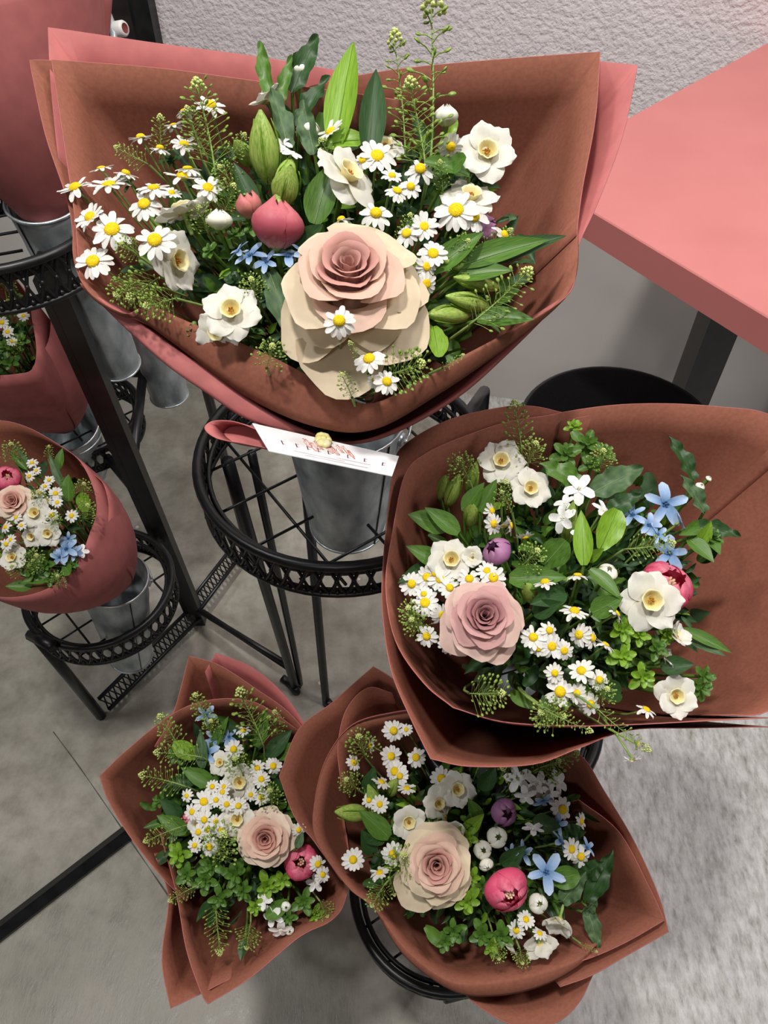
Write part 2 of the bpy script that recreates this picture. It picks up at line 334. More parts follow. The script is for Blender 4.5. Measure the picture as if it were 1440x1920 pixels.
# ------------------------------------------------------------------ trays, stands
def ring_pts(c, r, n, z=0.0, a0=0.0): return [Vector((c.x + r*math.cos(a0+2*math.pi*k/n), c.y + r*math.sin(a0+2*math.pi*k/n), c.z + z)) for k in range(n)]
def ring_tray(parent, c, r, h=0.055, n=60, hole=None, tr=0.0065, name='ring_tray', cells=58, ang=0.35, knots=True, step=0.052):
    """round tray: rolled rim, pressed lattice band, lower rim, wire grid with a hole for the bucket"""
    b = MB(); b.tube(ring_pts(c, r, n), tr, 10, closed=True); rim = b.build(name, MT['black'], parent)
    b = MB(); b.tube(ring_pts(c, r - 0.001, n, -h), tr*0.62, 8, closed=True); b.build('lower_rim', MT['black'], rim)
    b = MB(); b.tube(ring_pts(c, r - 0.012, n, -h*0.22), tr*0.55, 6, closed=True); b.build('inner_rim', MT['black'], rim)
    b = MB()
    for k in range(cells):
        a = 2*math.pi*k/cells; da = 2*math.pi/cells
        for s in (1, -1):
            P = []
            for i in range(6):
                v = i/5; aa = a + s*da*1.0*(v + 0.06*math.sin(2*math.pi*v)); P.append(Vector((c.x + r*math.cos(aa), c.y + r*math.sin(aa), c.z - 0.004 - (h-0.008)*v)))
            b.tube(P, 0.0026, 4, caps=False)
        if knots:
            for (v, o) in ((0.5, 0.0), (0.06, 0.5), (0.94, 0.5)):
                aa = a + da*o + (da*0.5 if v == 0.5 else 0); q = Vector((c.x + (r+0.0006)*math.cos(aa), c.y + (r+0.0006)*math.sin(aa), c.z - 0.004 - (h-0.008)*v)); b.ball(q, 0.0034, 6, 4)
    # top and bottom solid edges of the pressed strip
    for z0, z1 in ((-0.002, -0.017), (-h+0.016, -h)):
        b.grid([ring_pts(c, r, n, z0), ring_pts(c, r, n, z1)], closed=True)
    tag(b.build('lattice_band', MT['black'], rim), kind='stuff')
    zc = c.z - h*0.55
    for fam in range(2):
        d1 = Vector((math.cos(ang + fam*math.pi/2), math.sin(ang + fam*math.pi/2), 0)); d2 = Vector((-d1.y, d1.x, 0))
        k = -int(r/step)
        while k*step < r:
            off = k*step + step*0.35; k += 1
            if abs(off) > r*0.97: continue
            L = math.sqrt(r*r - off*off); segs = [(-L, L)]
            cc = Vector((c.x, c.y, zc - fam*0.004))
            if hole is not None:
                hx = (hole[0] - c); h1 = hx.dot(d1); h2 = hx.dot(d2); dd = hole[1]**2 - (off - h2)**2
                if dd > 0:
                    q = math.sqrt(dd); segs = [(-L, h1 - q), (h1 + q, L)]
            for s0, s1 in segs:
                if s1 - s0 < 0.012: continue
                b = MB(); P = [cc + d2*off + d1*s0, cc + d2*off + d1*s1]
                b.tube(P, 0.0021, 5); b.build('grid_wire', MT['black'], rim)
    return rim
def bar(parent, P, r, name, sides=8, smooth_path=0):
    b = MB(); P = [Vector(p) for p in P]
    if smooth_path: P = catmull(P, smooth_path)
    b.tube(P, r, sides); return b.build(name, MT['black'], parent)
def lattice_strip(parent, p, q, w=0.032):
    """flat pressed strip between two points: two edge rods and a zigzag"""
    p, q = Vector(p), Vector(q); t_ = (q - p).normalized(); s = Vector((0, 0, 1)).cross(t_).normalized(); u = t_.cross(s)
    s = (s*0.6 + u*0.8).normalized()
    o = bar(parent, [p + s*w/2, q + s*w/2], 0.005, 'pressed_strip', 6); bar(o, [p - s*w/2, q - s*w/2], 0.005, 'strip_edge', 6)
    b = MB(); L = (q - p).length; n = max(4, int(L/0.013))
    for i in range(n):
        a = p + t_*(L*i/n); c = p + t_*(L*(i+1)/n)
        b.tube([a + s*w/2, c - s*w/2], 0.0017, 4, caps=False); b.tube([a - s*w/2, c + s*w/2], 0.0017, 4, caps=False); b.ball((a + c)/2, 0.0032, 6, 4)
    tag(b.build('lattice', MT['black'], o), kind='stuff')
# bucket positions (rim centre, base centre, rim radius)
BK = {}
BK['top'] = (at(645, 768, 0.88), at(652, 980, 1.06), 0.073)
BK['upper_left'] = (at(84, 372, 0.96), at(222, 685, 1.22), 0.049)
BK['behind'] = (at(246, 480, 1.29), at(318, 742, 1.53), 0.052)
BK['mid_left'] = (at(118, 790, 1.475), at(160, 880, 1.68), 0.066)
BK['left'] = (at(212, 1085, 1.30), at(246, 1228, 1.50), 0.057)
BK['right'] = (Vector((0.15, 0.42, 0.79)), Vector((0.15, 0.42, 0.56)), 0.07)
BK['low_left'] = (Vector((-0.19, 0.37, 0.46)), Vector((-0.19, 0.38, 0.22)), 0.062)
BK['low_mid'] = (Vector((0.095, 0.335, 0.49)), Vector((0.095, 0.335, 0.26)), 0.065)
# main tiered stand in the middle and left
ST = thing('plant_stand', atz(380, 1168, 0), 'black metal tiered plant stand with lattice ring trays under the top bouquet', 'plant stand')
c1r = Vector((-0.054, 0.70, 0.86)); ring_tray(ST, c1r, 0.182, hole=(Vector((BK['top'][0].x, BK['top'][0].y+0.004, 0)), 0.066), ang=0.62, step=0.072)
f1, f2 = atz(553, 1296, 0), atz(612, 1318, 0)
bar(ST, [Vector((-0.206, 0.715, 0.83)), f1 + Vector((0, 0, 0.06)), f1 + Vector((0.004, -0.006, 0.018)), f1 + Vector((-0.012, 0.016, 0.004)), f1 + Vector((-0.03, 0.03, 0.006))], 0.009, 'leg', 10, 4)
bar(ST, [Vector((-0.176, 0.73, 0.83)), f1 + Vector((0.012, 0.012, 0.06)), f1 + Vector((0.006, 0.004, 0.012))], 0.0065, 'leg_brace', 8, 4)
bar(ST, [Vector((-0.118, 0.81, 0.82)), f2 + Vector((0, 0, 0.05)), f2 + Vector((0.004, -0.004, 0.016)), f2 + Vector((0.02, -0.02, 0.006))], 0.0085, 'leg', 10, 4)
bar(ST, [Vector((0.11, 0.80, 0.82)), Vector((0.168, 1.0, 0.71)), Vector((0.2, 1.04, 0.0))], 0.010, 'leg', 10)
bar(ST, [Vector((-0.20, 0.80, 0.80)), Vector((-0.30, 1.0, 0.82)), Vector((-0.33, 1.16, 0.04))], 0.0085, 'leg', 8)
p0, p1 = atz(376, 1166, 0), Vector((-0.426, 0.878, 1.03))
b = MB(); tt = (p1 - p0); Mx = Matrix.Translation(p0) @ basis(tt).to_4x4(); L = tt.length
b.box((-0.013, -0.011, 0.0), (0.013, 0.011, L), M=Mx); b.build('post', MT['black'], ST, smooth=False)
b = MB(); b.box((-0.026, -0.008, 0.02), (-0.015, 0.008, L*0.97), M=Mx); b.build('post_side_bar', MT['black'], ST, smooth=False)
def onpost(k): return p0.lerp(p1, k)
for dx in (0, 0.016):
    bar(ST, [onpost(0.07) + Vector((dx, 0, -dx)), f1 + Vector((0, 0, 0.11 - dx*0.9))], 0.0068, 'stretcher', 8)
lattice_strip(ST, onpost(0.075), atz(452, 1022, 0.07))
r1c = at(-4, 408, 1.0); ring_tray(ST, r1c, 0.131, h=0.058, hole=(BK['upper_left'][0], 0.05), cells=44)
r2c = at(142, 775, 1.60); ring_tray(ST, r2c, 0.128, hole=(BK['mid_left'][0], 0.06), cells=44, ang=0.7)
r3c = at(186, 1098, 1.40); ring_tray(ST, r3c, 0.130, hole=(BK['left'][0], 0.056), cells=44, ang=0.75)
r4c = at(272, 588, 1.55); ring_tray(ST, r4c, 0.128, hole=(BK['behind'][0], 0.055), cells=44)
for c in (r2c, r4c, r3c, r1c):
    k = (c.z - 0.03)/1.03; q = onpost(max(0.05, min(0.985, k))); d_ = Vector((c.x - q.x, c.y - q.y, 0)); Ld = d_.length
    if Ld > 0.14: bar(ST, [q, q + d_*((Ld - 0.127)/Ld)], 0.009, 'tray_bracket')
fl = atz(190, 1343, 0)
bar(ST, [at(64, 1188, 1.345), fl], 0.0105, 'front_leg', 8)
bar(ST, [at(58, 1190, 1.345), at(100, 1212, 1.30)], 0.011, 'tray_bracket', 8)
lattice_strip(ST, fl + Vector((0.012, 0.01, 0.035)), onpost(0.05), 0.034)
# stand under the lower left bouquet
S2 = thing('plant_stand', Vector((-0.24, 0.42, 0)), 'black floor stand with a long base bar under the lower left bouquet', 'plant stand')
ring_tray(S2, Vector((-0.19, 0.39, 0.38)), 0.11, hole=(BK['low_left'][0], 0.06), cells=30, ang=0.2, knots=False)
bar(S2, [Vector((-0.25, 0.44, 0.34)), Vector((-0.25, 0.45, 0.0))], 0.011, 'post')
g0, g1 = atz(-60, 1791, 0.012), atz(330, 1490, 0.012)
b = MB(); tt = g1 - g0; Mx = Matrix.Translation(g0) @ basis(tt).to_4x4(); b.box((-0.011, -0.011, 0), (0.011, 0.011, tt.length), M=Mx); b.build('base_bar', MT['black'], S2, smooth=False)
g2 = atz(480, 1660, 0.012)
bar(S2, [g1, Vector((-0.25, 0.45, 0.012))], 0.011, 'base_bar', 8)
# stand under the lower middle bouquet
S3 = thing('plant_stand', Vector((0.10, 0.33, 0)), 'black low ring stand under the lower middle bouquet', 'plant stand')
c4 = at(836, 1662, 1.07); ring_tray(S3, c4, 0.128, h=0.034, hole=(BK['low_mid'][0], 0.062), cells=44, ang=0.55, knots=False)
bar(S3, [at(838, 1836, 1.02), at(842, 1856, 1.05), atz(845, 1862, 0.2)], 0.008, 'leg')
bar(S3, [at(832, 1868, 1.10), at(905, 1850, 1.12)], 0.010, 'foot_bar')
bar(S3, [c4 + Vector((0.10, 0.05, -0.03)), Vector((0.22, 0.40, 0.0))], 0.009, 'leg'); bar(S3, [c4 + Vector((0.0, 0.12, -0.03)), Vector((0.06, 0.50, 0.0))], 0.009, 'leg')
bar(S3, [atz(845, 1862, 0.2), Vector((0.13, 0.34, 0.0))], 0.008, 'leg')
# stand under the right bouquet
S4 = thing('plant_stand', Vector((0.15, 0.46, 0)), 'black stand hidden beneath the large right bouquet', 'plant stand')
ring_tray(S4, Vector((0.15, 0.43, 0.68)), 0.11, hole=(BK['right'][0], 0.068), cells=30, knots=False)
for q in ((0.10, 0.52), (0.20, 0.50), (0.15, 0.36)): bar(S4, [Vector((q[0], q[1], 0.63)), Vector((lerp(0.15, q[0], 1.2), q[1], 0.0))], 0.008, 'leg')
# black stool with a perforated drum seat behind the right bouquet
MT['matte_black'] = M_noise('matte_black', lin(9, 9, 10), lin(16, 16, 17), 300, 0.85, spec=0.1)
S5 = thing('stool', atz(1150, 760, 0), 'black perforated metal stool under the pink counter', 'stool')
cs = at(1165, 800, 1.42)
b = MB(); b.lathe([(0.0, 0.0), (0.165, 0.0), (0.178, -0.004), (0.182, -0.012)], 48, org=cs); b.build('seat', MT['matte_black'], S5)
ring_tray(S5, cs - Vector((0, 0, 0.012)), 0.182, h=0.075, name='seat_band', cells=70)
for a in (0.6, 2.2, 3.8, 5.4): bar(S5, [cs + Vector((0.15*math.cos(a), 0.15*math.sin(a), -0.07)), Vector((cs.x + 0.17*math.cos(a), cs.y + 0.17*math.sin(a), 0))], 0.010, 'leg')
# ------------------------------------------------------------------ galvanized buckets
def bucket(key, label, handle_up=None, seam=None):
    top_, base_, rr = BK[key]; ax = top_ - base_; L = ax.length; rb = rr*0.70
    ax.normalize(); rot = basis(ax)
    root = thing('metal_bucket', base_, label, 'bucket', 'galvanized flower buckets')
    prof = [(0.0, 0.004), (rb-0.003, 0.004), (rb, 0.0)]
    N = 26
    for i in range(N+1):
        v = i/N; r = lerp(rb, rr*0.985, v)
        for bv, amp in ((0.10, 0.0012), (0.36, 0.0013), (0.40, 0.0009), (0.76, 0.0018), (0.80, 0.0012)): r += amp*math.exp(-((v-bv)/0.012)**2)
        prof.append((r, v*L))
    prof2 = [(rr*0.985 - 0.0015, L), (rb - 0.0015, 0.008), (0.0, 0.008)]
    b = MB(); b.lathe(prof + prof2, 40, org=base_, rot=rot); body = b.build('body', MT['galv'], root)
    b = MB(); b.tube([top_ + rot @ Vector((rr*math.cos(2*math.pi*k/40), rr*math.sin(2*math.pi*k/40), 0)) for k in range(40)], 0.0022, 8, closed=True); b.build('rolled_rim', MT['galv_edge'], root)
    b = MB(); b.tube([base_ + rot @ Vector(((rb+0.0005)*math.cos(2*math.pi*k/40), (rb+0.0005)*math.sin(2*math.pi*k/40), 0.002)) for k in range(40)], 0.0018, 8, closed=True); b.build('base_rim', MT['galv_edge'], root)
    if seam is not None:
        b = MB(); P = []
        for i in range(7):
            v = i/6; r = lerp(rb, rr*0.985, v) + 0.0006; P.append(base_ + rot @ Vector((r*math.cos(seam), r*math.sin(seam), v*L)))
        b.tube(P, 0.0011, 4); b.build('seam', MT['black'], body)
    ears = []
    a0 = 0.9 if handle_up is None else handle_up
    for s in (0, math.pi):
        a = a0 + s; q = base_ + rot @ Vector((rr*math.cos(a)*0.99, rr*math.sin(a)*0.99, L*0.90)); nrm_ = rot @ Vector((math.cos(a), math.sin(a), 0)); r2 = basis(nrm_)
        b = MB(); b.lathe([(0.0, 0.003), (0.006, 0.0026), (0.009, 0.001), (0.0095, -0.002)], 12, org=q, rot=r2); e_ = b.build('ear', MT['galv_edge'], root)
        b = MB(); b.ball(q + nrm_*0.004, 0.0035, 8, 5); b.build('rivet', MT['galv_edge'], e_); ears.append(q + nrm_*0.005)
    P = []
    mid = (ears[0] + ears[1])/2; half = (ears[0] - ears[1])/2; perp = rot @ Vector((math.cos(a0+math.pi/2), math.sin(a0+math.pi/2), 0))
    for i in range(25):
        u = math.pi*i/24; P.append(mid + half*math.cos(u) + (perp*0.97 + ax*0.24)*math.sin(u)*half.length*1.12)
    b = MB(); b.tube(P, 0.0019, 6); b.build('bail_handle', MT['galv_edge'], root)
    return root
bucket('top', 'galvanized bucket in the middle ring tray holding the large top bouquet', 5.9, 5.5)
bucket('upper_left', 'tall galvanized bucket hanging in the upper left ring tray', 5.6, 4.15)
bucket('behind', 'dark tall galvanized bucket hanging behind the top bouquet at left', 1.0, None)
bucket('mid_left', 'shaded galvanized bucket below the half hidden left bouquet', 3.6, 5.0)
bucket('left', 'galvanized bucket in the lowest left ring tray under small bouquet', 0.2, 5.3)
bucket('right', 'galvanized bucket beneath the large right bouquet', 0.3, None)
bucket('low_left', 'galvanized bucket beneath the lower left bouquet', 0.3, None)
bucket('low_mid', 'galvanized bucket beneath the lower middle bouquet', 0.3, None)
# ------------------------------------------------------------------ flower prototypes (facing +Z, radius about 1)
def petal_mesh(name, mat, r0, L, wid, shape, zf, nu=5, nv=7, notch=0.0, fold=0.0):
    rows = []
    for j in range(nv):
        t = j/(nv-1); row = []
        for i in range(nu):
            s = 2*i/(nu-1) - 1
            y = r0 + L*t - notch*L*max(0, t-0.8)*5*(1-abs(s)) * 0.2 - (0.08*L*s*s if j == nv-1 else 0)
            row.append(Vector((wid*shape(t)*s, y, zf(t, s) + fold*abs(s)*shape(t))))
        rows.append(row)
    b = MB(); b.grid(rows); return b.mesh(name, mat)
RZ = lambda a: Matrix.Rotation(a, 4, 'Z')
RX = lambda a: Matrix.Rotation(a, 4, 'X')
RY = lambda a: Matrix.Rotation(a, 4, 'Y')
def oval(t): return max(0.05, math.sin(math.pi*min(1, 0.08 + 0.86*t))**0.6)
def strap(t): return 0.45 + 0.55*math.sin(math.pi*min(1, 0.1 + 0.75*t))if t < 0.99 else 0.5
def ovate(t): return max(0.04, math.sin(math.pi*(0.10 + 0.86*t))**0.62 * (1.06 - 0.22*t))
def lance(t): return max(0.02, (math.sin(math.pi*min(1, 0.06 + 0.94*t))**0.8) * (1.15 - 0.5*t))
PETAL = {}
for k, (a, c) in enumerate(((0.02, -0.10), (0.10, -0.05), (-0.05, -0.22), (0.0, 0.05))):
    PETAL['daisy%d' % k] = petal_mesh('daisy_petal', MT['white_petal'], 0.26, 0.74, 0.165, lambda t: (0.55 + 0.5*math.sin(math.pi*min(1, 0.12+0.7*t))) if t < 0.95 else 0.62, lambda t, s, a=a, c=c: a*t + c*t*t + 0.035*s*s, 4, 5)
def disc_mesh(h):
    b = MB(); n = 14; prof = [(0.0, -0.06), (0.30, -0.05), (0.355, 0.02), (0.35, 0.02 + h*0.25), (0.29, 0.03 + h*0.7), (0.17, 0.04 + h*0.97), (0.08, 0.03 + h), (0.0, 0.02 + h*0.95)]
    b.lathe(prof, n); return b.mesh('daisy_disc', MT['daisy_disc'])
DISC = [disc_mesh(0.13), disc_mesh(0.24)]
b = MB(); b.lathe([(0.0, -0.22), (0.07, -0.2), (0.22, -0.12), (0.33, -0.05), (0.30, -0.04)], 10); CALYX = b.mesh('calyx', MT['stem_pale'])
def petals_joined(keys, n, jit, mat):
    b = MB()
    for i in range(n):
        me = PETAL[R.choice(keys)]; M = RZ(2*math.pi*i/n + R.uniform(-jit, jit)) @ RX(R.uniform(-0.15, 0.12)) @ Matrix.Scale(R.uniform(0.9, 1.05), 4)
        b.add([M @ v.co for v in me.vertices], [list(p.vertices) for p in me.polygons])
    return b.mesh('petal_ring', mat)
RINGS = [petals_joined(['daisy0', 'daisy1', 'daisy2'], n, 0.08, MT['white_petal']) for n in (11, 12, 13, 14)]
def daisy_proto(detail):
    L = [('disc', R.choice(DISC), Matrix.Identity(4), [])]
    L.append(('calyx', CALYX, Matrix.Identity(4), []))
    if detail:
        n = R.choice((12, 13, 14, 15)); droop = R.uniform(-0.35, 0.12)
        for i in range(n):
            if R.random() < 0.03: continue
            L.append(('petal', PETAL['daisy%d' % R.randrange(4)], RZ(2*math.pi*i/n + R.uniform(-0.07, 0.07)) @ RX(droop + R.uniform(-0.16, 0.14)) @ Matrix.Scale(R.uniform(0.9, 1.06), 4), []))
    else: L.append(('petal_ring', R.choice(RINGS), RZ(R.uniform(0, 6)), []))
    return L
for k in range(3):
    PETAL['daff%d' % k] = petal_mesh('daffodil_petal', MT['daff_petal'], 0.12, 0.90, 0.50, ovate, lambda t, s, k=k: 0.05*math.sin(2.6*t) + (0.10 - 0.09*k)*t*t - 0.09*s*s*t + 0.03*math.sin(7*t + 3*s + k*2) + 0.05*abs(s)*0.3, 7, 8)
def cup_mesh():
    rows = []; N = 24
    for r, z in ((0.05, -0.06), (0.16, -0.02), (0.22, 0.06), (0.26, 0.16), (0.30, 0.25), (0.345, 0.29), (0.335, 0.30), (0.28, 0.24), (0.22, 0.12), (0.15, 0.02), (0.02, -0.02)):
        rows.append([Vector(((r + (0.02*math.sin(6*a*1.0) if z > 0.24 else 0))*math.cos(a), (r + (0.02*math.sin(6*a) if z > 0.24 else 0))*math.sin(a), z + (0.015*math.sin(9*a) if z > 0.24 else 0))) for a in [2*math.pi*k/N for k in range(N)]])
    b = MB(); b.grid(rows, closed=True); return b.mesh('daffodil_cup', MT['daff_cup'])
CUP = cup_mesh()
b = MB()
for i in range(5): b.ball((0.07*math.cos(i*1.257), 0.07*math.sin(i*1.257), 0.13), 0.045, 6, 4, sc=(0.8, 0.8, 1.7))
b.ball((0, 0, 0.17), 0.035, 6, 4, sc=(1, 1, 2)); STAM = b.mesh('stamens', MT['stamen'])
b = MB(); b.lathe([(0.0, -0.75), (0.07, -0.72), (0.085, -0.5), (0.07, -0.2), (0.14, 0.0)], 10); DTUBE = b.mesh('flower_tube', MT['stem_pale'])
def daff_proto(detail=True, openness=0.0):
    L = [('cup', CUP, Matrix.Identity(4), []), ('stamens', STAM, Matrix.Identity(4), []), ('flower_tube', DTUBE, Matrix.Identity(4), [])]
    for i in range(6):
        L.append(('petal', PETAL['daff%d' % R.randrange(3)], RZ(math.pi/3*i + R.uniform(-0.08, 0.08)) @ Matrix.Translation((0, 0, 0.0 if i % 2 else -0.035)) @ RX(openness + R.uniform(-0.12, 0.14)) @ RY(R.uniform(-0.15, 0.15)) @ Matrix.Scale(R.uniform(0.93, 1.05), 4), []))
    return L
# cupped petals (tulips, white buds, lily buds)
def cup_petal(name, mat, prof, half, H, tipcurl=0.0, nu=7, nv=9, wob=0.0, ph=0.0):
    rows = []
    for j in range(nv):
        v = j/(nv-1); rr = prof(v); row = []
        aw = half*max(0.04, math.sin(math.pi*(0.06 + 0.92*v))**0.55)
        for i in range(nu):
            s = 2*i/(nu-1) - 1; a = s*aw + math.pi/2
            r = rr*(1 + 0.05*(1 - abs(s)) + wob*math.sin(5*v + 4*s + ph)); z = H*(v - 0.10*s*s*v*v) 
            r += tipcurl*max(0, v - 0.7)**2*10
            row.append(Vector((r*math.cos(a), r*math.sin(a), z)))
        rows.append(row)
    b = MB(); b.grid(rows); return b.mesh(name, mat)
def egg(top): return lambda v: 0.12 + 0.88*math.sin(math.pi*min(1.0, 0.05 + v*(0.64 + 0.30*(1-top))))**0.8 if v < 0.98 else 0.12 + 0.88*math.sin(math.pi*(0.05 + 0.97*(0.64+0.30*(1-top))))**0.8
TUL = {}
def tulip_proto(mk, top=0.25, layers=((3, 1.0), (3, 0.86)), H=1.55, half=1.02, heart=True, wob=0.03):
    L = []
    for li, (n, s) in enumerate(layers):
        for i in range(n):
            key = (mk, top, li, i % 2, H, half)
            if key not in TUL: TUL[key] = cup_petal(mk + '_petal', MT[mk], egg(top), half, H, 0.0, wob=wob, ph=i*2.1 + li)
            L.append(('petal', TUL[key], RZ(2*math.pi*i/n + li*math.pi/n + R.uniform(-0.1, 0.1)) @ Matrix.Diagonal((s, s, 1 - 0.03*li + R.uniform(-0.05, 0.04), 1)), []))
    if heart:
        if 'heart' not in TUL:
            b = MB()
            for i in range(7): b.ball((0.16*math.cos(i*0.9)*(i > 0), 0.16*math.sin(i*0.9)*(i > 0), 0.9), 0.10, 6, 4, sc=(0.8, 0.8, 2.4))
            TUL['heart'] = b.mesh('heart', MT['heart'])
        L.append(('heart', TUL['heart'], Matrix.Identity(4), []))
    return L
# roses
def rose_petal(mat, width, r0, r1, h0, h1, flare, curl, wob, ph, cup=0.0, nu=13, nv=10):
    rows = []
    for j in range(nv):
        v = j/(nv-1); row = []
        for i in range(nu):
            s = 2*i/(nu-1) - 1; vv = v*(1 - 0.20*abs(s)**2.6)
            a = math.pi/2 + s*width/2*(0.45 + 0.55*v**0.5)
            lip = max(0, (vv - 0.62)/0.38); lip = lip*lip
            r = r0 + (r1 - r0)*vv**1.15 + flare*lip + wob*v*v*math.sin(4*s + ph) + wob*0.5*v*v*math.sin(9*s + 2*ph)
            z = h0 + (h1 - h0)*math.sin(math.pi/2*vv)**0.9 - curl*lip*(1 + 0.5*math.sin(3*s + ph)) + wob*0.6*v*math.sin(5*s + ph*1.7) + cup*v*(s*s - 0.25*math.sin(math.pi*v)) + wob*0.8*max(0, v-0.7)*math.sin(13*s + ph)
            row.append(Vector((r*math.cos(a), r*math.sin(a), z)))
        rows.append(row)
    b = MB(); b.grid(rows); return b.mesh('rose_petal', mat)
def rose_proto(mk, seed, full=1.0, core=1.0, guard=(), outer_n=5):
    rr = random.Random(seed); L = []; ga = 2.3999; a = rr.uniform(0, 6)
    def add(mat, *p):
        nonlocal a
        a += ga + rr.uniform(-0.15, 0.15); L.append(('petal', rose_petal(MT[mk + mat], *p, rr.uniform(0, 6)), RZ(a), []))
    for i in range(7):
        k = i/6; add('i', 3.9 - 1.1*k, 0.03 + 0.05*k, (0.05 + 0.23*k)*core, -0.2, 0.72 + 0.03*k, 0.02 + 0.02*k, 0.0, 0.012)
    for i in range(8):
        k = i/7; add('i' if i < 3 else 'm', 2.7 - 0.5*k, 0.12 + 0.08*k, (0.31 + 0.22*k)*core, -0.35, 0.76 - 0.12*k, 0.035 + 0.07*k, 0.0 + 0.05*k, 0.022)
    for i in range(6):
        k = i/5; add('m' if i < 3 else 'o', 2.1 - 0.2*k, 0.2, (0.57 + 0.16*k)*core*full, -0.42, 0.56 - 0.26*k, 0.12 + 0.08*k, 0.07 + 0.05*k, 0.035)
    for i in range(outer_n):
        k = i/4; add('o', 1.75, 0.2, (0.74 + 0.12*k)*full, -0.45, 0.22 - 0.26*k, 0.17, 0.09, 0.05)
    for (ang, r1, h1, w) in guard:
        L.append(('petal', rose_petal(MT[mk + 'o'], w, 0.22, r1, -0.36, h1, 0.10, 0.14, 0.04, rr.uniform(0, 6), 0.24), RZ(ang), []))
    b = MB(); b.lathe([(0.0, -0.62), (0.13, -0.6), (0.2, -0.45), (0.24, -0.32), (0.1, -0.3)], 12); L.append(('hip', b.mesh('rose_hip', MT['stem']), Matrix.Identity(4), []))
    return L
# five petal stars
for nm, mt in (('blue', 'star_blue'), ('white', 'star_white')):
    for k in range(2):
        wd = (0.20, 0.24)[k] if nm == 'blue' else (0.27, 0.30)[k]
        PETAL[nm + str(k)] = petal_mesh(nm + '_star_petal', MT[mt], 0.06, 0.94, wd, strap, lambda t, s, k=k: 0.10*t - 0.14*t*t*(1 + k) + 0.06*s*s + 0.03*math.sin(6*t), 5, 7)
b = MB()
for i in range(5): b.ball((0.11*math.cos(i*1.257), 0.11*math.sin(i*1.257), 0.07), 0.06, 6, 4, sc=(0.8, 0.8, 1.6))
b.ball((0, 0, 0.06), 0.06, 6, 4, sc=(1, 1, 1.8)); EYE = {'blue': b.mesh('star_eye', MT['star_eye_blue']), 'white': b.mesh('star_eye', MT['star_eye_white'])}
b = MB(); b.lathe([(0.0, -0.5), (0.10, -0.46), (0.14, -0.25), (0.10, -0.04), (0.13, 0.02)], 8); STUBE = b.mesh('star_calyx', MT['stem_pale'])
def star_proto(c, openness=0.0):
    L = [('eye', EYE[c], Matrix.Identity(4), []), ('calyx', STUBE, Matrix.Identity(4), [])]
    for i in range(5): L.append(('petal', PETAL[c + str(R.randrange(2))], RZ(2*math.pi*i/5 + R.uniform(-0.12, 0.12)) @ RX(openness + R.uniform(-0.12, 0.16)) @ RY(R.uniform(-0.2, 0.2)) @ Matrix.Scale(R.uniform(0.88, 1.05), 4), []))
    return L
# lily type green buds along +Z, length 2, radius about .42
def budmesh():
    rows = []; N = 18
    for j in range(12):
        v = j/11; r = 0.42*max(0.03, math.sin(math.pi*min(1, 0.05 + 0.93*v))**0.8)*(1.08 - 0.3*v)
        rows.append([Vector((r*(1 + 0.10*math.cos(3*a))*math.cos(a + 0.3*v), r*(1 + 0.10*math.cos(3*a))*math.sin(a + 0.3*v), 2*v - 1)) for a in [2*math.pi*k/N for k in range(N)]])
    b = MB(); b.grid(rows, closed=True); return b.mesh('lily_bud', MT['bud'])
BUD = budmesh()
b = MB()
for i in range(3):
    M = RZ(i*2.1)
    b.tube([M @ Vector((0.02, 0.20 + 0.20*math.sin(math.pi*k/7*0.9), -0.95 + 1.7*k/7)) for k in range(8)], [0.012 + 0.02*math.sin(math.pi*k/7) for k in range(8)], 5)
BUDR = b.mesh('bud_ridge', MT['leaf_bright'])
def bud_proto(): return [('bud', BUD, Matrix.Identity(4), []), ('ridges', BUDR, Matrix.Identity(4), [])]
# leaves: base at origin, along +Y, length 1, half width w
LEAFC = {}
def leaf_mesh(style, mat):
    key = (style, mat)
    if key in LEAFC: return LEAFC[key]
    wav = {'plain': 0.0, 'wavy': 0.05, 'round': 0.02, 'curl': 0.02}[style]
    shp = {'plain': lance, 'wavy': lambda t: max(0.03, lance(t)**0.85*(1 + 0.05*math.sin(17*t) + 0.04*math.sin(29*t + 1))), 'round': lambda t: max(0.05, math.sin(math.pi*(0.06 + 0.9*t))**0.6*(0.75 + 0.4*t)), 'curl': lance}[style]
    bend = {'plain': -0.12, 'wavy': -0.18, 'round': -0.08, 'curl': -0.38}[style]
    rows = []; rib = []
    nv, nu = (22, 7) if style == 'wavy' else (12, 7)
    for j in range(nv):
        t = j/(nv-1); row = []
        for i in range(nu):
            s = 2*i/(nu-1) - 1
            z = bend*t*t + 0.10*abs(s)**1.5*shp(t) + wav*abs(s)*(math.sin(15*t + (1.9 if s > 0 else 0)) + 0.6*math.sin(27*t + (0.4 if s > 0 else 2))) 
            row.append(Vector((0.5*s*shp(t), t - (0.3*t*t*0.2 if style == 'curl' else 0), z)))
        rows.append(row); rib.append(Vector((0, t, bend*t*t + 0.004)))
    b = MB(); b.grid(rows); me = b.mesh('leaf_blade', MT[mat])
    b = MB(); b.tube(rib, [0.012*(1 - 0.85*i/(len(rib)-1)) for i in range(len(rib))], 5); rm = b.mesh('leaf_midrib', MT['rib'] if mat in ('leaf_grey', 'leaf_mid') else MT['leaf_mid'])
    LEAFC[key] = (me, rm); return LEAFC[key]
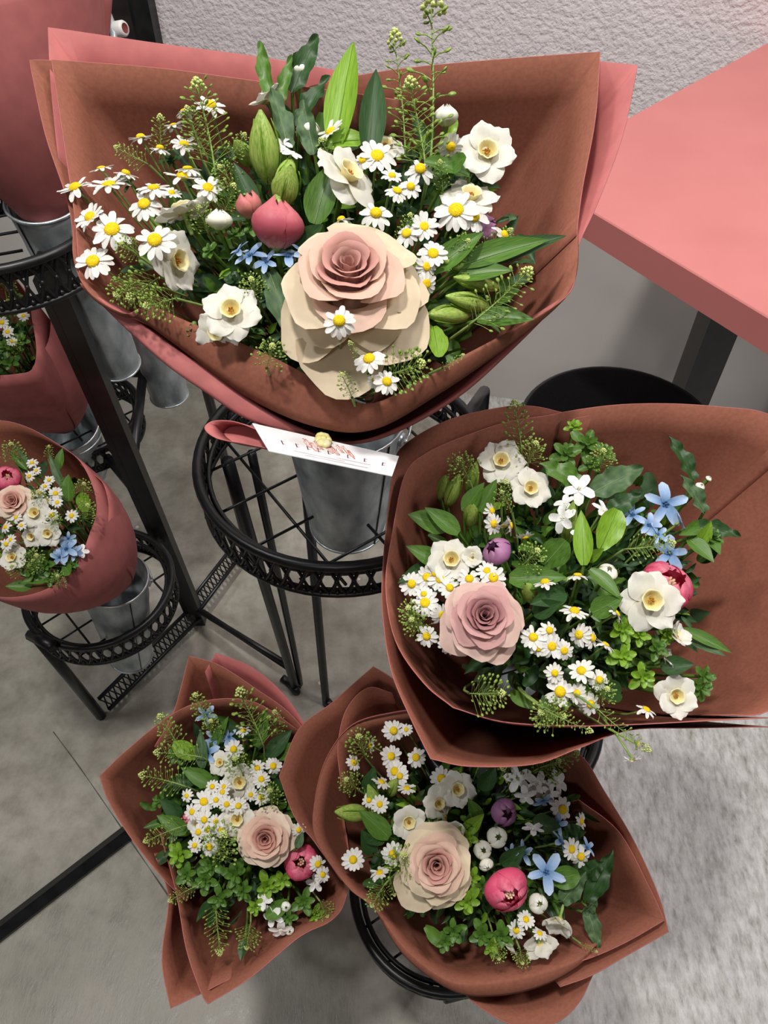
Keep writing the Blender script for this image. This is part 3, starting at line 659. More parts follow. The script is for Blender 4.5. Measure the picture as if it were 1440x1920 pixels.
# whorled leafy sprig facing +Z
def sprig_proto(mat, n=11, big=0.52):
    bl, rb_ = leaf_mesh('round', mat); L = []
    b = MB(); b.tube([Vector((0, 0, 0.25)), Vector((0, 0, -0.9))], [0.02, 0.045], 6); L.append(('stalk', b.mesh('sprig_stalk', MT['stem']), Matrix.Identity(4), []))
    for i in range(n):
        k = i/(n-1); a = i*2.3999 + R.uniform(-0.2, 0.2); ln = lerp(0.30, 1.0, k**0.6)*R.uniform(0.85, 1.1)
        M = Matrix.Translation((0, 0, 0.25 - 0.5*k)) @ RZ(a) @ RX(lerp(1.2, 0.12, k**0.7) + R.uniform(-0.15, 0.15)) @ Matrix.Diagonal((ln*big*1.15, ln, ln, 1))
        L.append(('leaf', bl, M, []))
    return L
# pennycress spikes: along +Y from 0 to 1, pods on hair stalks, floret head at tip
def spike_proto(dense, wid, seed):
    rr = random.Random(seed)
    b = MB(); b.tube([Vector((0.015*math.sin(4*t), t, 0.015*math.cos(5*t))) for t in [k/8 for k in range(9)]], [(0.008 if wid < 0.2 else 0.014)*(1 - 0.6*k/8) for k in range(9)], 5); st = b.mesh('spike_stalk', MT['stem_pale'])
    b = MB(); n = dense
    for i in range(n):
        t = 0.05 + 0.85*i/n; a = i*2.3999 + rr.uniform(-.3, .3); L = wid*rr.uniform(0.7, 1.1)*(1.0 - 0.55*t)
        dirv = Vector((math.cos(a), 0.45, math.sin(a))).normalized(); p0_ = Vector((0, t, 0)); q = p0_ + dirv*L
        b.tube([p0_, p0_ + dirv*L*0.5 + Vector((0, 0.01, 0)), q], 0.0045, 3, caps=False)
        r_ = 0.036*rr.uniform(0.8, 1.25)*(0.4 + wid); b.ball(q + dirv*r_*0.7, r_, 6, 4, sc=(1, 0.45, 1.15), rot=basis(dirv))
    pods = b.mesh('seed_pods', MT['pod'])
    b = MB()
    for i in range(22):
        a = i*2.3999; k = i/21; q = Vector((0.10*math.sqrt(k)*math.cos(a)*(0.5 + wid), 1.02 - 0.12*k, 0.10*math.sqrt(k)*math.sin(a)*(0.5 + wid))); b.ball(q, 0.024*(0.6 + wid), 5, 3)
    return [('stalk', st, Matrix.Identity(4), []), ('seed_pods', pods, Matrix.Identity(4), []), ('floret_head', b.mesh('floret_head', MT['floret']), Matrix.Identity(4), [])]
SPIKES = {'thin': [spike_proto(30, 0.16, s) for s in (1, 2)], 'full': [spike_proto(46, 0.34, s) for s in (3, 4)], 'head': [spike_proto(60, 0.62, s) for s in (5, 6)]}
def spawn(proto, root, stuff=('seed_pods', 'floret_head', 'petal_ring', 'stamens', 'ridges', 'heart')):
    for nm, me, M, subs in proto:
        o = bpy.data.objects.new(nm, me); col.objects.link(o); o.parent = root; o.matrix_basis = M
        if nm in ('seed_pods', 'floret_head'): o['kind'] = 'stuff'
def stem(root, p, n, neck, r=0.0013, mat='stem', keep=0.0):
    n = n.normalized(); L = (p - neck).length
    nd = (p - neck).normalized(); n = (n*0.35 + nd*0.65).normalized(); p1 = p - n*L*0.30; p2 = neck.lerp(p, 0.45); P = []
    K = 9
    for k in range(K+1):
        t_ = k/K; P.append((1-t_)**3*p + 3*(1-t_)**2*t_*p1 + 3*(1-t_)*t_*t_*p2 + t_**3*neck)
    b = MB(); b.tube(P, r, 5, caps=False); b.build('stem', MT[mat], root)
# ------------------------------------------------------------------ paper sheets
def sheet(root, bq, cols, name='paper_sheet', neck_r=0.026, bulge=0.012, flip=False, rows_n=10, grow=0.0, mats=('paper_in', 'paper_out')):
    """cols: [(x, y, dd[, 'c'][, (cx, cy, cdd)])] lip points in the picture with depth offset from the rim plane; optional cuff point"""
    segs = [[]]
    for c in cols:
        lip = at(c[0], c[1], bq.plane(c[0], c[1]) + c[2]); cuff = None; corner = False
        for e_ in c[3:]:
            if e_ == 'c': corner = True
            else: cuff = at(e_[0], e_[1], bq.plane(e_[0], e_[1]) + e_[2])
        segs[-1].append((lip, cuff))
        if corner: segs.append([(lip, cuff)])
    lips = []; cuffs = []
    has = any(c_[1] is not None for s in segs for c_ in s)
    for si, s in enumerate(segs):
        if len(s) < 2: continue
        l = catmull([q[0] for q in s], 6); k = catmull([(q[1] if q[1] is not None else q[0] + Vector((0, 0, -0.004))) for q in s], 6) if has else None
        if lips: l = l[1:]; k = k[1:] if k else None
        lips += l
        if k: cuffs += k
    neck = bq.neck; axis = (bq.head - neck).normalized()
    ring = []
    for q in lips:
        rad = (q - neck); rad = rad - axis*rad.dot(axis)
        ring.append(neck + rad.normalized()*neck_r - axis*0.03)
    rows = []
    for j in range(rows_n+1):
        v = j/rows_n; row = []
        for a_, q in zip(ring, lips):
            rad = (q - neck); rad = (rad - axis*rad.dot(axis)).normalized()
            row.append(a_.lerp(q, v) + rad*bulge*math.sin(math.pi*v)*1.0 - rad*grow*0)
        rows.append(row)
    if has:
        for j in range(1, 6):
            v = j/5; row = []
            for q, c_ in zip(lips, cuffs):
                m_ = (q + c_)/2 + (q - neck).normalized()*((q - c_).length*0.25)
                row.append((1-v)**2*q + 2*v*(1-v)*m_ + v*v*c_)
            rows.append(row)
    # inner face towards the axis
    i, j = len(lips)//2, rows_n//2
    nrm_ = (rows[j][i+1] - rows[j][i]).cross(rows[j+1][i] - rows[j][i])
    inward = (neck + axis*((rows[j][i] - neck).dot(axis))) - rows[j][i]
    if nrm_.dot(inward) < 0: rows = [r_[::-1] for r_ in rows]
    b = MB(); b.grid(rows); o = b.build(name, [MT[mats[0]], MT[mats[1]]], root)
    md = o.modifiers.new('thickness', 'SOLIDIFY'); md.thickness = 0.0007; md.offset = -1; md.material_offset = 1; md.material_offset_rim = 1
    return o
# ------------------------------------------------------------------ bouquets
OCT = ['right', 'upper right', 'above', 'upper left', 'left', 'lower left', 'below', 'lower right']
ORD = ['nearest', 'second', 'third', 'fourth', 'fifth', 'sixth', 'seventh', 'eighth', 'ninth', 'tenth', 'eleventh', 'twelfth', 'thirteenth', 'fourteenth', 'fifteenth', 'sixteenth', 'seventeenth', 'eighteenth', 'nineteenth', 'twentieth']
class Bouquet:
    def __init__(s, phrase, c, semi, d0, gx, gy, neck, sink=0.008, bulge=0.04, mark='rose', mark_px=None, detail=True):
        s.phrase, s.c, s.semi, s.d0, s.gx, s.gy, s.neck, s.sink, s.bulge, s.mark, s.detail = phrase, c, semi, d0, gx, gy, neck, sink, bulge, mark, detail
        s.mark_px = mark_px or c; s.head = at(c[0], c[1], d0); s.items = []
    def plane(s, x, y): return s.d0 + s.gx*(x - s.c[0]) + s.gy*(y - s.c[1])
    def depth(s, x, y):
        rho = ((x - s.c[0])/s.semi[0])**2 + ((y - s.c[1])/s.semi[1])**2
        return s.plane(x, y) + s.sink - s.bulge*(1 - min(1.3, rho))
    def facing(s, x, y, f):
        if f is None:
            f = (0.45*(x - s.c[0])/s.semi[0] + R.uniform(-0.22, 0.22), 0.30 - 0.40*(y - s.c[1])/s.semi[1]*0.6 + R.uniform(-0.2, 0.2), 1.0)
        return camdir(*f)
    def reg(s, root, look, kind, x, y):
        s.items.append((root, look, kind, x, y))
    def label_all(s):
        by = {}
        for it in s.items:
            dx, dy = it[3] - s.mark_px[0], -(it[4] - s.mark_px[1]); o = int(round(math.atan2(dy, dx)/(math.pi/4))) % 8
            by.setdefault((it[2], o), []).append((dx*dx + dy*dy, it))
        for (kind, o), L in by.items():
            L.sort(key=lambda q: q[0])
            for i, (_, it) in enumerate(L):
                root, look = it[0], it[1]; where = OCT[o]
                rel = {'above': 'above', 'below': 'below'}.get(where, where + ' of')
                if kind == s.mark: lab = f'{look} in the {s.phrase}'
                elif len(L) == 1: lab = f'{look}, {rel} the {s.mark}, {s.phrase}'
                elif i == 0: lab = f'{look}, nearest one {rel} the {s.mark}, {s.phrase}'
                else: lab = f'{look}, {ORD[i]} out {rel} the {s.mark}, {s.phrase}'
                root['label'] = lab; root['group'] = f'{kind}s in the {s.phrase}'
    def add(s, kind, name, look, proto, x, y, px, f=None, dd=0.0, stem_r=0.0013, stem_mat='stem', axis=False, roll=None, zs=None, stem_back=0.3, dstem=True):
        d = s.depth(x, y) + dd; p = at(x, y, d); n = s.facing(x, y, f)
        sc = px/2*d/F_PX
        rot = basis(n, R.uniform(0, 6.28) if roll is None else roll)
        root = thing(name, p, None, kind, None, rot=rot, scale=sc)
        spawn(proto, root)
        if dstem: stem(root, p - n*sc*(0.1 if not axis else 0.0), n, s.neck, stem_r, stem_mat)
        s.reg(root, look, kind, x, y); return root
    def daisy(s, x, y, px, f=None, dd=0.0):
        det = s.detail and px >= 34
        return s.add('daisy', 'chamomile_daisy', 'white daisy', daisy_proto(det), x, y, px*1.04, f, dd - 0.006, 0.0009, 'stem_pale')
    def daff(s, x, y, px, f=None, dd=0.0, open_=0.0, roll=None):
        return s.add('daffodil', 'daffodil', 'white daffodil', daff_proto(True, open_), x, y, px*1.02, f, dd, 0.0022, 'stem', roll=roll)
    def star(s, x, y, px, c='blue', f=None, dd=0.0, open_=0.15):
        return s.add('%s star' % c, 'star_flower', {'blue': 'pale blue star flower', 'white': 'white star flower'}[c], star_proto(c, open_), x, y, px*1.05, f, dd, 0.0011, 'stem_pale')
    def cupf(s, x, y, w, f=None, dd=0.0, mat='white_bud', top=-0.03, H=1.6, look='white cup flower', kind='white bud', name='white_bud', layers=((3, 1.0), (3, 0.86)), heart=False, half=1.02, roll=None):
        """egg shaped flower whose middle is at x, y and whose width is w pixels"""
        d = s.depth(x, y) + dd; n = s.facing(x, y, f); sc = w/2*d/F_PX
        p = at(x, y, d) - n*sc*H*0.5
        root = thing(name, p, None, kind, None, rot=basis(n, R.uniform(0, 6.28) if roll is None else roll), scale=sc)
        spawn(tulip_proto(mat, top, layers, H, half, heart), root)
        b = MB(); b.lathe([(0.0, -0.12), (0.12, -0.10), (0.22, 0.02), (0.30, 0.16), (0.1, 0.1)], 10); o = link('receptacle', b.mesh('receptacle', MT['stem_pale'])); o.parent = root
        stem(root, p, n, s.neck, 0.0018, 'stem'); s.reg(root, look, kind, x, y); return root
    def tulip(s, x, y, w, mat, look, f=None, dd=0.0, top=0.1, H=1.55, layers=((3, 1.0), (3, 0.9)), heart=True, roll=None):
        return s.cupf(x, y, w, f, dd, mat, top, H, look, 'tulip', 'tulip', layers, heart, roll=roll)
    def rose(s, x, y, px, mk, seed, look, f=None, dd=0.0, guard=(), full=1.0, core=1.0, roll=0.0, outer_n=5):
        return s.add('rose', 'rose', look, rose_proto(mk, seed, full, core, guard, outer_n), x, y, px, f, dd, 0.0028, 'stem', roll=roll)
    def lilybud(s, x, y, x2, y2, w, dd=0.0, tilt=-0.02):
        """bud from base (x,y) to tip (x2,y2)"""
        d = s.depth((x+x2)/2, (y+y2)/2) + dd; p, q = at(x, y, d + 0.004 - tilt), at(x2, y2, d - 0.004 + tilt*0)
        ax = q - p; L = ax.length; ax.normalize()
        m_ = basis(ax, R.uniform(0, 6)); sc = L/2; wr = (w/2*d/F_PX)/(0.42*sc)
        root = thing('lily_bud', p, None, 'bud', None, rot=m_, scale=sc)
        S = Matrix.Translation((0, 0, 1)) @ Matrix.Diagonal((wr, wr, 1, 1))
        spawn([(a_, b_, S, []) for a_, b_, c_, e_ in bud_proto()], root)
        stem(root, p, ax, s.neck, 0.0017, 'stem'); s.reg(root, 'striped green closed lily bud', 'bud', (x+x2)/2, (y+y2)/2); return root
    def leaf(s, x, y, x2, y2, w, style='plain', mat='leaf_mid', dd=0.0, d2=-0.012, roll=0.0, face=None):
        """leaf from base pixel to tip pixel, w pixels wide"""
        d = s.depth(x, y) + dd; p = at(x, y, d + 0.006); q = at(x2, y2, s.depth(x2, y2)*0.5 + d*0.5 + d2)
        yv = q - p; L = yv.length; yv.normalize()
        n = camdir(*(face or (R.uniform(-0.3, 0.3), 0.35, 1.0))); n = (n - yv*n.dot(yv)).normalized(); xv = yv.cross(n)
        m_ = Matrix((xv, yv, n)).transposed(); m_ = (m_.to_4x4() @ RY(roll)).to_3x3()
        root = thing('leaf', p, None, 'leaf', None, rot=m_, scale=L)
        wl = w*d/F_PX/L; bl, rb_ = leaf_mesh(style, mat)
        S = Matrix.Diagonal((wl, 1, min(1.0, wl*1.6 + 0.3), 1))
        spawn([('blade', bl, S, []), ('midrib', rb_, S, [])], root)
        stem(root, p, yv, s.neck, 0.0013, 'stem')
        look = {'leaf_bright': 'bright green', 'leaf_mid': 'mid green', 'leaf_dark': 'dark green', 'leaf_grey': 'grey green'}[mat] + {'plain': ' pointed leaf', 'wavy': ' wavy leaf', 'round': ' rounded leaf', 'curl': ' curling leaf'}[style]
        s.reg(root, look, 'leaf', (x+x2)/2, (y+y2)/2); return root
    def sprig(s, x, y, px, mat='leaf_bright', f=None, dd=0.0, n=11):
        return s.add('sprig', 'leafy_sprig', 'small leaved green sprig', sprig_proto(mat, n), x, y, px, f, dd, 0.0014, 'stem')
    def spike(s, x, y, x2, y2, style='full', dd=0.0, d2=-0.015):
        d = s.depth(x, y) + dd; p = at(x, y, d); q = at(x2, y2, d + d2); yv = q - p; L = yv.length; yv.normalize()
        n = camdir(0, 0.3, 1); n = (n - yv*n.dot(yv)).normalized(); xv = yv.cross(n)
        root = thing('pennycress_spike', p, None, 'seed spike', None, rot=Matrix((xv, yv, n)).transposed(), scale=L)
        spawn(R.choice(SPIKES[style]), root); stem(root, p, yv, s.neck, 0.001, 'stem_pale')
        s.reg(root, 'green seed pod spike', 'seed spike', x2, y2); return root
    def filler(s, n=160, size=(26, 60), lo=0.06, hi=0.36):
        b = MB(); n2 = int(n*0.7); mats = ['leaf_dark', 'leaf_mid', 'leaf_grey', 'leaf_bright']
        for i in range(n + n2):
            rr = math.sqrt(R.random())*(0.86 if i < n else 0.68); a = R.uniform(0, 6.283)
            x, y = s.c[0] + s.semi[0]*rr*math.cos(a), s.c[1] + s.semi[1]*rr*math.sin(a)
            d = s.plane(x, y); p = at(x, y, d)
            u = R.uniform(lo, hi) if i < n else R.uniform(0.01, 0.09); fs = 1.0 if i < n else 0.5; p = p.lerp(s.neck, u); d = (p - CAM).dot(FWD)
            out_ = camdir(0.9*math.cos(a)*rr + R.uniform(-0.7, 0.7), -0.9*math.sin(a)*rr + R.uniform(-0.6, 0.8), R.uniform(0.2, 0.9))
            n_ = camdir(R.uniform(-0.7, 0.7), R.uniform(-0.2, 0.9), 1.0); n_ = (n_ - out_*n_.dot(out_)).normalized(); xv = out_.cross(n_)
            L = R.uniform(*size)*d/F_PX*(1.0 - 0.35*rr)*fs; w_ = L*R.uniform(0.34, 0.52)
            mi = R.choices((0, 1, 2, 3), (6, 4, 1.5, 0.8))[0]
            me = leaf_mesh(R.choice(('plain', 'round')), mats[mi])[0]; M = Matrix((xv*w_, out_*L, n_*L)).transposed().to_4x4(); M.translation = p - out_*L*0.5
            b.add([M @ v.co for v in me.vertices], [list(q.vertices) for q in me.polygons], mi)
        o = b.build('filler_foliage', [MT[k] for k in mats]); tag(o, f'dense green filler foliage deep inside the {s.phrase}', 'foliage', kind='stuff')
        return o
SIDE_R, SIDE_L, SIDE_U, SIDE_D = (0.95, 0.1, 0.25), (-0.95, 0.1, 0.25), (0.0, 1.0, 0.12), (0.1, -0.95, 0.3)
# ================================================================== large top bouquet
B1 = Bouquet('large top bouquet', (630, 430), (500, 330), 0.57, 0.0, -0.000127, BK['top'][0] + Vector((0, 0, 0.02)), mark_px=(660, 540))
w1 = thing('paper_wrapper', BK['top'][0], 'terracotta and dusty pink paper wrapper around the large top bouquet', 'wrapping paper', 'paper wrappers')
sheet(w1, B1, [(150, 520, .0), (140, 400, .0), (118, 250, .0), (97, 112, .0, 'c'), (300, 128, .012), (480, 152, .02), (640, 172, .02), (760, 190, .02)])
sheet(w1, B1, [(140, 470, .006), (128, 380, .006), (85, 250, .006), (55, 112, .006, 'c'), (120, 116, .008), (300, 140, .02)])
sheet(w1, B1, [(110, 300, .014), (96, 160, .014), (90, 51, .014, 'c'), (300, 82, .026), (480, 106, .034), (640, 134, .036), (740, 150, .036)], mats=('paper_out', 'paper_out'))
sheet(w1, B1, [(520, 176, .03), (640, 148, .026), (760, 128, .02), (930, 112, .012), (1125, 97, .0, 'c'), (1116, 220, .0), (1092, 350, .0), (1080, 440, .0)])
sheet(w1, B1, [(1090, 112, .012), (1195, 122, .006, 'c'), (1168, 250, .006), (1120, 380, .005), (1084, 460, .004), (1078, 515, .004)], mats=('paper_out', 'paper_out'))
sheet(w1, B1, [(1084, 400, .0), (1081, 500, .0, (1083, 505, .004)), (1062, 556, .0, (1052, 568, .006)), (960, 618, .0, (955, 648, .014)), (820, 692, .0, (825, 738, .018)), (700, 756, .0, (700, 806, .022)), (620, 726, .0, (590, 800, .022)), (500, 664, .0, (462, 744, .02)), (350, 602, .0, (326, 645, .014)), (280, 573, .0, (262, 600, .008)), (235, 588, .0, (226, 592, .004)), (165, 545, .0), (137, 480, .0), (140, 400, .0)])
sheet(w1, B1, [(150, 530, .01), (190, 562, .01, (184, 566, .012)), (262, 606, .012, (248, 628, .016)), (326, 652, .018, (316, 688, .022)), (400, 700, .022, (388, 738, .026)), (470, 752, .026, (462, 786, .032)), (560, 802, .034, (560, 818, .04)), (650, 828, .05, (650, 834, .055)), (740, 806, .056), (860, 738, .05), (960, 650, .036), (1050, 560, .016)], bulge=0.004, mats=('paper_out', 'paper_out'))
B1.rose(655, 552, 272, 'rose_cream_', 5, 'large cream and blush open rose', f=(0.03, 0.40, 1.0), dd=-0.016, guard=((3.0, 1.16, -0.45, 1.5), (2.2, 0.98, -0.25, 1.5), (4.05, 1.1, -0.2, 1.7), (4.95, 0.98, 0.05, 1.7), (5.75, 0.98, 0.25, 1.8), (0.35, 0.8, 0.4, 1.8), (1.4, 0.78, 0.1, 1.6), (2.6, 0.78, 0.1, 1.8), (3.75, 0.8, 0.08, 1.8)), core=1.08, outer_n=0)
for a in [(142, 353, 66, (-.3, .75, .7)), (205, 347, 78, (-.1, .85, .6)), (190, 316, 48, (-.2, .9, .3)), (236, 325, 46, (.3, .8, .3)), (264, 258, 48, (-.1, .75, .3)), (345, 270, 52, (.2, .7, .8)), (325, 236, 46, (-.3, .9, .25)), (395, 198, 60, (.3, .7, .8)), (345, 208, 40, (-.3, .85, .2)), (300, 278, 42, (.1, .8, .3)), (288, 352, 62, (0, .75, .6)), (270, 382, 66, (-.1, .4, 1)), (343, 332, 66, (.1, .85, .5)), (390, 352, 58, (.25, .4, 1)), (322, 362, 36, (.2, .6, .6)), (352, 316, 54, (0, .9, .35)), (210, 430, 82, (-.05, .35, 1)), (170, 408, 62, (-.4, .5, .9)), (290, 450, 76, (0, .25, 1), -.022), (174, 490, 72, (-.1, .3, 1)),
          (620, 246, 58, (-.45, .5, .6)), (707, 292, 72, (.1, .3, 1)), (788, 317, 58, (0, .35, 1)), (745, 357, 48, (.2, .5, .8)), (705, 400, 62, (.1, .35, 1)), (640, 412, 44, (-.3, .95, .15)), (855, 394, 82, (-.1, .25, 1)), (888, 406, 62, (.2, .2, 1)), (945, 441, 50, (.75, .15, .5)), (795, 425, 54, (.1, .2, 1)), (762, 437, 52, (-.3, .3, 1)), (812, 475, 58, (.1, .2, .9)), (800, 500, 46, (.5, 0, .8)), (800, 532, 48, (.4, -.2, .8)), (845, 275, 50, (.2, -.7, .5)), (680, 300, 40, (-.3, .3, 1)), (770, 350, 44, None), (735, 330, 40, None)]:
    B1.daisy(*a)
B1.daisy(636, 602, 64, (.05, .15, 1), -0.075); B1.daisy(692, 672, 62, (-.2, .45, .9), -0.045); B1.daisy(725, 716, 52, (.35, .3, .9), -0.045); B1.daisy(704, 712, 36, (-.2, .2, .8), -0.04)
B1.daff(912, 288, 116, (.05, .15, 1), open_=0.15); B1.daff(882, 372, 112, (.1, .6, .8), 0.012); B1.daff(650, 332, 140, (.55, .45, .6), -0.01); B1.daff(345, 400, 112, (-.35, .95, .08), 0.0, .1); B1.daff(328, 490, 118, (.85, -.05, .45)); B1.daff(434, 584, 114, (.05, .2, 1), -0.008); B1.daff(408, 622, 90, (-.1, -.3, .9), 0.008); B1.daff(722, 276, 80, (0, .5, .8), 0.012); B1.daff(505, 190, 78, (-.5, .5, .3), 0.01, .5)
B1.cupf(560, 130, 40, (.05, .9, .35)); B1.cupf(837, 216, 46, (.0, .9, .35), H=1.7); B1.cupf(410, 411, 50, (.05, .9, .35), H=1.5); B1.cupf(580, 240, 40, (.2, .7, .4))
B1.tulip(520, 418, 98, 'tulip_rose', 'dusky rose pink tulip', (.08, .93, .28), -0.012, top=-.04, H=1.85, heart=False); B1.tulip(466, 384, 48, 'tulip_peach', 'small peach tulip', (-.15, .8, .5), 0.0, top=.3, H=2.0, heart=False); B1.tulip(905, 428, 60, 'tulip_lilac', 'shaded purple tulip', (.9, .2, .3), .03, H=1.8, heart=False)
for a in [(470, 480, 66, 'blue', (-.2, .6, .6)), (448, 472, 50, 'blue', (-.6, .5, .4)), (540, 482, 66, 'blue', (.1, .6, .5)), (566, 476, 46, 'blue', (.5, .4, .5)), (500, 492, 52, 'blue', None), (545, 290, 44, 'white', (.3, .5, .5)), (530, 270, 40, 'white', None)]: B1.star(*a)
B1.lilybud(505, 345, 488, 205, 60, -0.02); B1.lilybud(470, 310, 440, 262, 34); B1.lilybud(530, 385, 545, 310, 56, -.02); B1.lilybud(545, 300, 520, 385, 40, -.01)
for a in [(935, 540, 850, 520, 34), (915, 575, 835, 555, 36), (880, 590, 800, 590, 40), (900, 505, 830, 490, 30)]: B1.lilybud(*a)
for a in [(628, 285, 660, 62, 66, 'plain', 'leaf_bright'), (690, 300, 708, 118, 56, 'plain', 'leaf_dark'), (548, 175, 596, 52, 44, 'wavy', 'leaf_dark'), (505, 185, 484, 66, 30, 'wavy', 'leaf_mid'), (540, 280, 512, 150, 42, 'wavy', 'leaf_grey', 0, -.012, .5), (590, 290, 562, 180, 40, 'wavy', 'leaf_grey', 0, -.012, -.4), (525, 200, 545, 95, 26, 'wavy', 'leaf_mid'), (560, 240, 612, 130, 40, 'wavy', 'leaf_dark'), (610, 275, 700, 238, 50, 'curl', 'leaf_bright'), (590, 420, 620, 300, 66, 'plain', 'leaf_mid'),
          (810, 510, 905, 430, 52, 'plain', 'leaf_mid'), (860, 500, 1030, 440, 54, 'plain', 'leaf_mid'), (900, 500, 1062, 432, 50, 'plain', 'leaf_dark'), (860, 520, 960, 500, 46, 'plain', 'leaf_mid'), (895, 600, 1000, 592, 48, 'plain', 'leaf_mid'), (505, 510, 555, 645, 50, 'wavy', 'leaf_grey'), (812, 612, 824, 665, 44, 'round', 'leaf_bright'), (480, 400, 440, 300, 40, 'plain', 'leaf_dark'), (880, 330, 800, 300, 40, 'round', 'leaf_mid'), (840, 330, 870, 290, 40, 'round', 'leaf_mid'), (560, 470, 600, 420, 50, 'plain', 'leaf_dark')]: B1.leaf(*a)
for a in [(805, 330, 812, -12, 'thin', .02), (760, 300, 740, 60, 'thin', .025), (800, 330, 768, 148, 'full', .01), (405, 330, 368, 150, 'full', .01), (880, 610, 995, 505, 'full', -.005), (440, 350, 410, 310, 'head'), (500, 690, 512, 645, 'head', -.01), (720, 705, 795, 680, 'head', -.02), (255, 530, 215, 555, 'head', -.005), (300, 520, 240, 560, 'head'), (330, 560, 270, 575, 'head'), (430, 300, 460, 250, 'full'), (900, 480, 960, 430, 'full', .02), (660, 745, 640, 700, 'full', -.03), (690, 700, 655, 640, 'thin', -.03), (380, 300, 350, 200, 'full'), (830, 690, 870, 665, 'thin', -.02)]: B1.spike(*a)
for a in [(280, 310, 215, 275, 'full', .01), (300, 300, 300, 215, 'full', .015), (420, 400, 440, 345, 'head', .01), (390, 440, 370, 385, 'head', .012), (260, 480, 225, 455, 'head', .008), (830, 360, 825, 300, 'full', .012), (850, 480, 880, 450, 'head', .01), (750, 460, 770, 400, 'full', .012), (480, 560, 470, 520, 'head', .008), (640, 330, 600, 260, 'full', .02)]: B1.spike(*a)
for a in [(240, 340, 50), (320, 300, 50), (420, 300, 54), (840, 460, 50), (760, 400, 54), (850, 340, 50), (440, 530, 50), (500, 560, 46), (770, 300, 50)]: B1.sprig(*a, mat='leaf_dark', dd=.02)
for a in [(450, 620, 50), (395, 470, 44), (470, 420, 48), (440, 440, 40), (360, 620, 40)]: B1.sprig(*a, mat='leaf_mid', dd=.012)
B1.filler(420, (60, 120)); B1.label_all()
# gift card and ribbon loop
MT['card'] = M_noise('white_card', lin(226, 224, 224), lin(234, 232, 232), 30, 0.6)
MT['ink'] = M_noise('dark_ink', lin(84, 40, 52), lin(100, 56, 66), 30, 0.7); MT['ink_pink'] = M_noise('coral_ink', lin(214, 140, 124), lin(222, 158, 142), 90, 0.7); MT['ink_faint'] = M_noise('faint_ink', lin(204, 190, 192), lin(214, 200, 202), 90, 0.7); MT['seal'] = M_noise('cream_seal', lin(216, 206, 130), lin(236, 230, 190), 90, 0.5)
C0, C1, C2, C3 = at(473, 794, .545), at(748, 856, .545), at(735, 893, .512), at(504, 846, .515)
card = thing('gift_card', (C2+C3)/2, 'white printed gift card tucked under the large top bouquet', 'card')
def cpt(u, v, off=0.0):
    p = C0.lerp(C1, u).lerp(C3.lerp(C2, u), v); n = (C1-C0).cross(C3-C0).normalized(); n = n if n.dot(CAM - C0) > 0 else -n; return p + n*off
b = MB(); g = [[cpt(i/6, j/3, 0.0003) for i in range(7)] for j in range(4)]; g2 = [[cpt(i/6, j/3, -0.0003) for i in range(7)] for j in range(4)]
b.grid(g); b.grid(g2); e1 = [cpt(*q, 0.0003) for q in ((0,0),(1,0),(1,1),(0,1))]; e2 = [cpt(*q, -0.0003) for q in ((0,0),(1,0),(1,1),(0,1))]; b.grid([e1, e2], closed=True)
b.build('card_sheet', MT['card'], card, smooth=False)
def ptick(u, v, du, dv, mat, nm='print_mark', parent=card):
    b = MB(); b.add([cpt(u-du, v-dv, .0006), cpt(u+du, v-dv, .0006), cpt(u+du, v+dv, .0006), cpt(u-du, v+dv, .0006)], [(0,1,2,3)]); return b.build(nm, MT[mat], parent, smooth=False)
for u in (0.155, 0.262, 0.345, 0.425, 0.50, 0.645, 0.77, 0.905):
    o = ptick(u, 0.56, 0.0042, 0.075, 'ink'); ptick(u + 0.012, 0.50, 0.010, 0.022, 'ink_faint', 'letter_stroke', o); ptick(u + 0.012, 0.60, 0.008, 0.02, 'ink_faint', 'letter_stroke', o)
for v, u0, u1 in ((0.80, 0.22, 0.62), (0.88, 0.3, 0.8), (0.72, 0.55, 0.82)): ptick((u0+u1)/2, v, (u1-u0)/2, 0.012, 'ink_faint', 'text_line')
b = MB()
for k in range(9):
    cu = 0.36 + 0.034*k*1.15; cv = 0.36 + 0.10*math.sin(k*1.7); P = []
    for i in range(18):
        a = i*0.75 + k; P.append(cpt(cu + 0.035*math.cos(a)*(0.4 + 0.6*math.sin(i*1.3+k)**2), cv + 0.17*math.sin(a*1.1), 0.0006))
    b.tube(P, 0.00017, 4)
tag(b.build('floral_sketch', MT['ink_pink'], card), kind='stuff')
b = MB()
for k in range(6): b.ball(cpt(0.475 + 0.022*math.cos(k*1.05), 0.17 + 0.16*math.sin(k*1.05), 0.0025), 0.0042, 8, 5, sc=(1, 1, 0.5))
b.ball(cpt(0.475, 0.17, 0.003), 0.003, 8, 5); b.build('flower_seal', MT['seal'], card)
rb = thing('ribbon_loop', at(440, 815, .54), 'dusty pink ribbon loop left of the white gift card', 'ribbon')
P = [at(505, 842, .53), at(455, 832, .53), at(405, 822, .53), at(383, 803, .535), at(400, 789, .54), at(440, 790, .54), at(485, 806, .54)]; P = catmull(P, 6)
b = MB(); deep = FWD*0.016 + RGT*0.010 - UPV*0.002
b.grid([P, [p + deep for p in P]]); o = b.build('loop', [MT['paper_out']], rb); md = o.modifiers.new('t', 'SOLIDIFY'); md.thickness = 0.0006
b = MB(); b.add([p + deep for p in P], [tuple(range(len(P)))]); b.build('inner_fold', MT['paper_out'], rb)

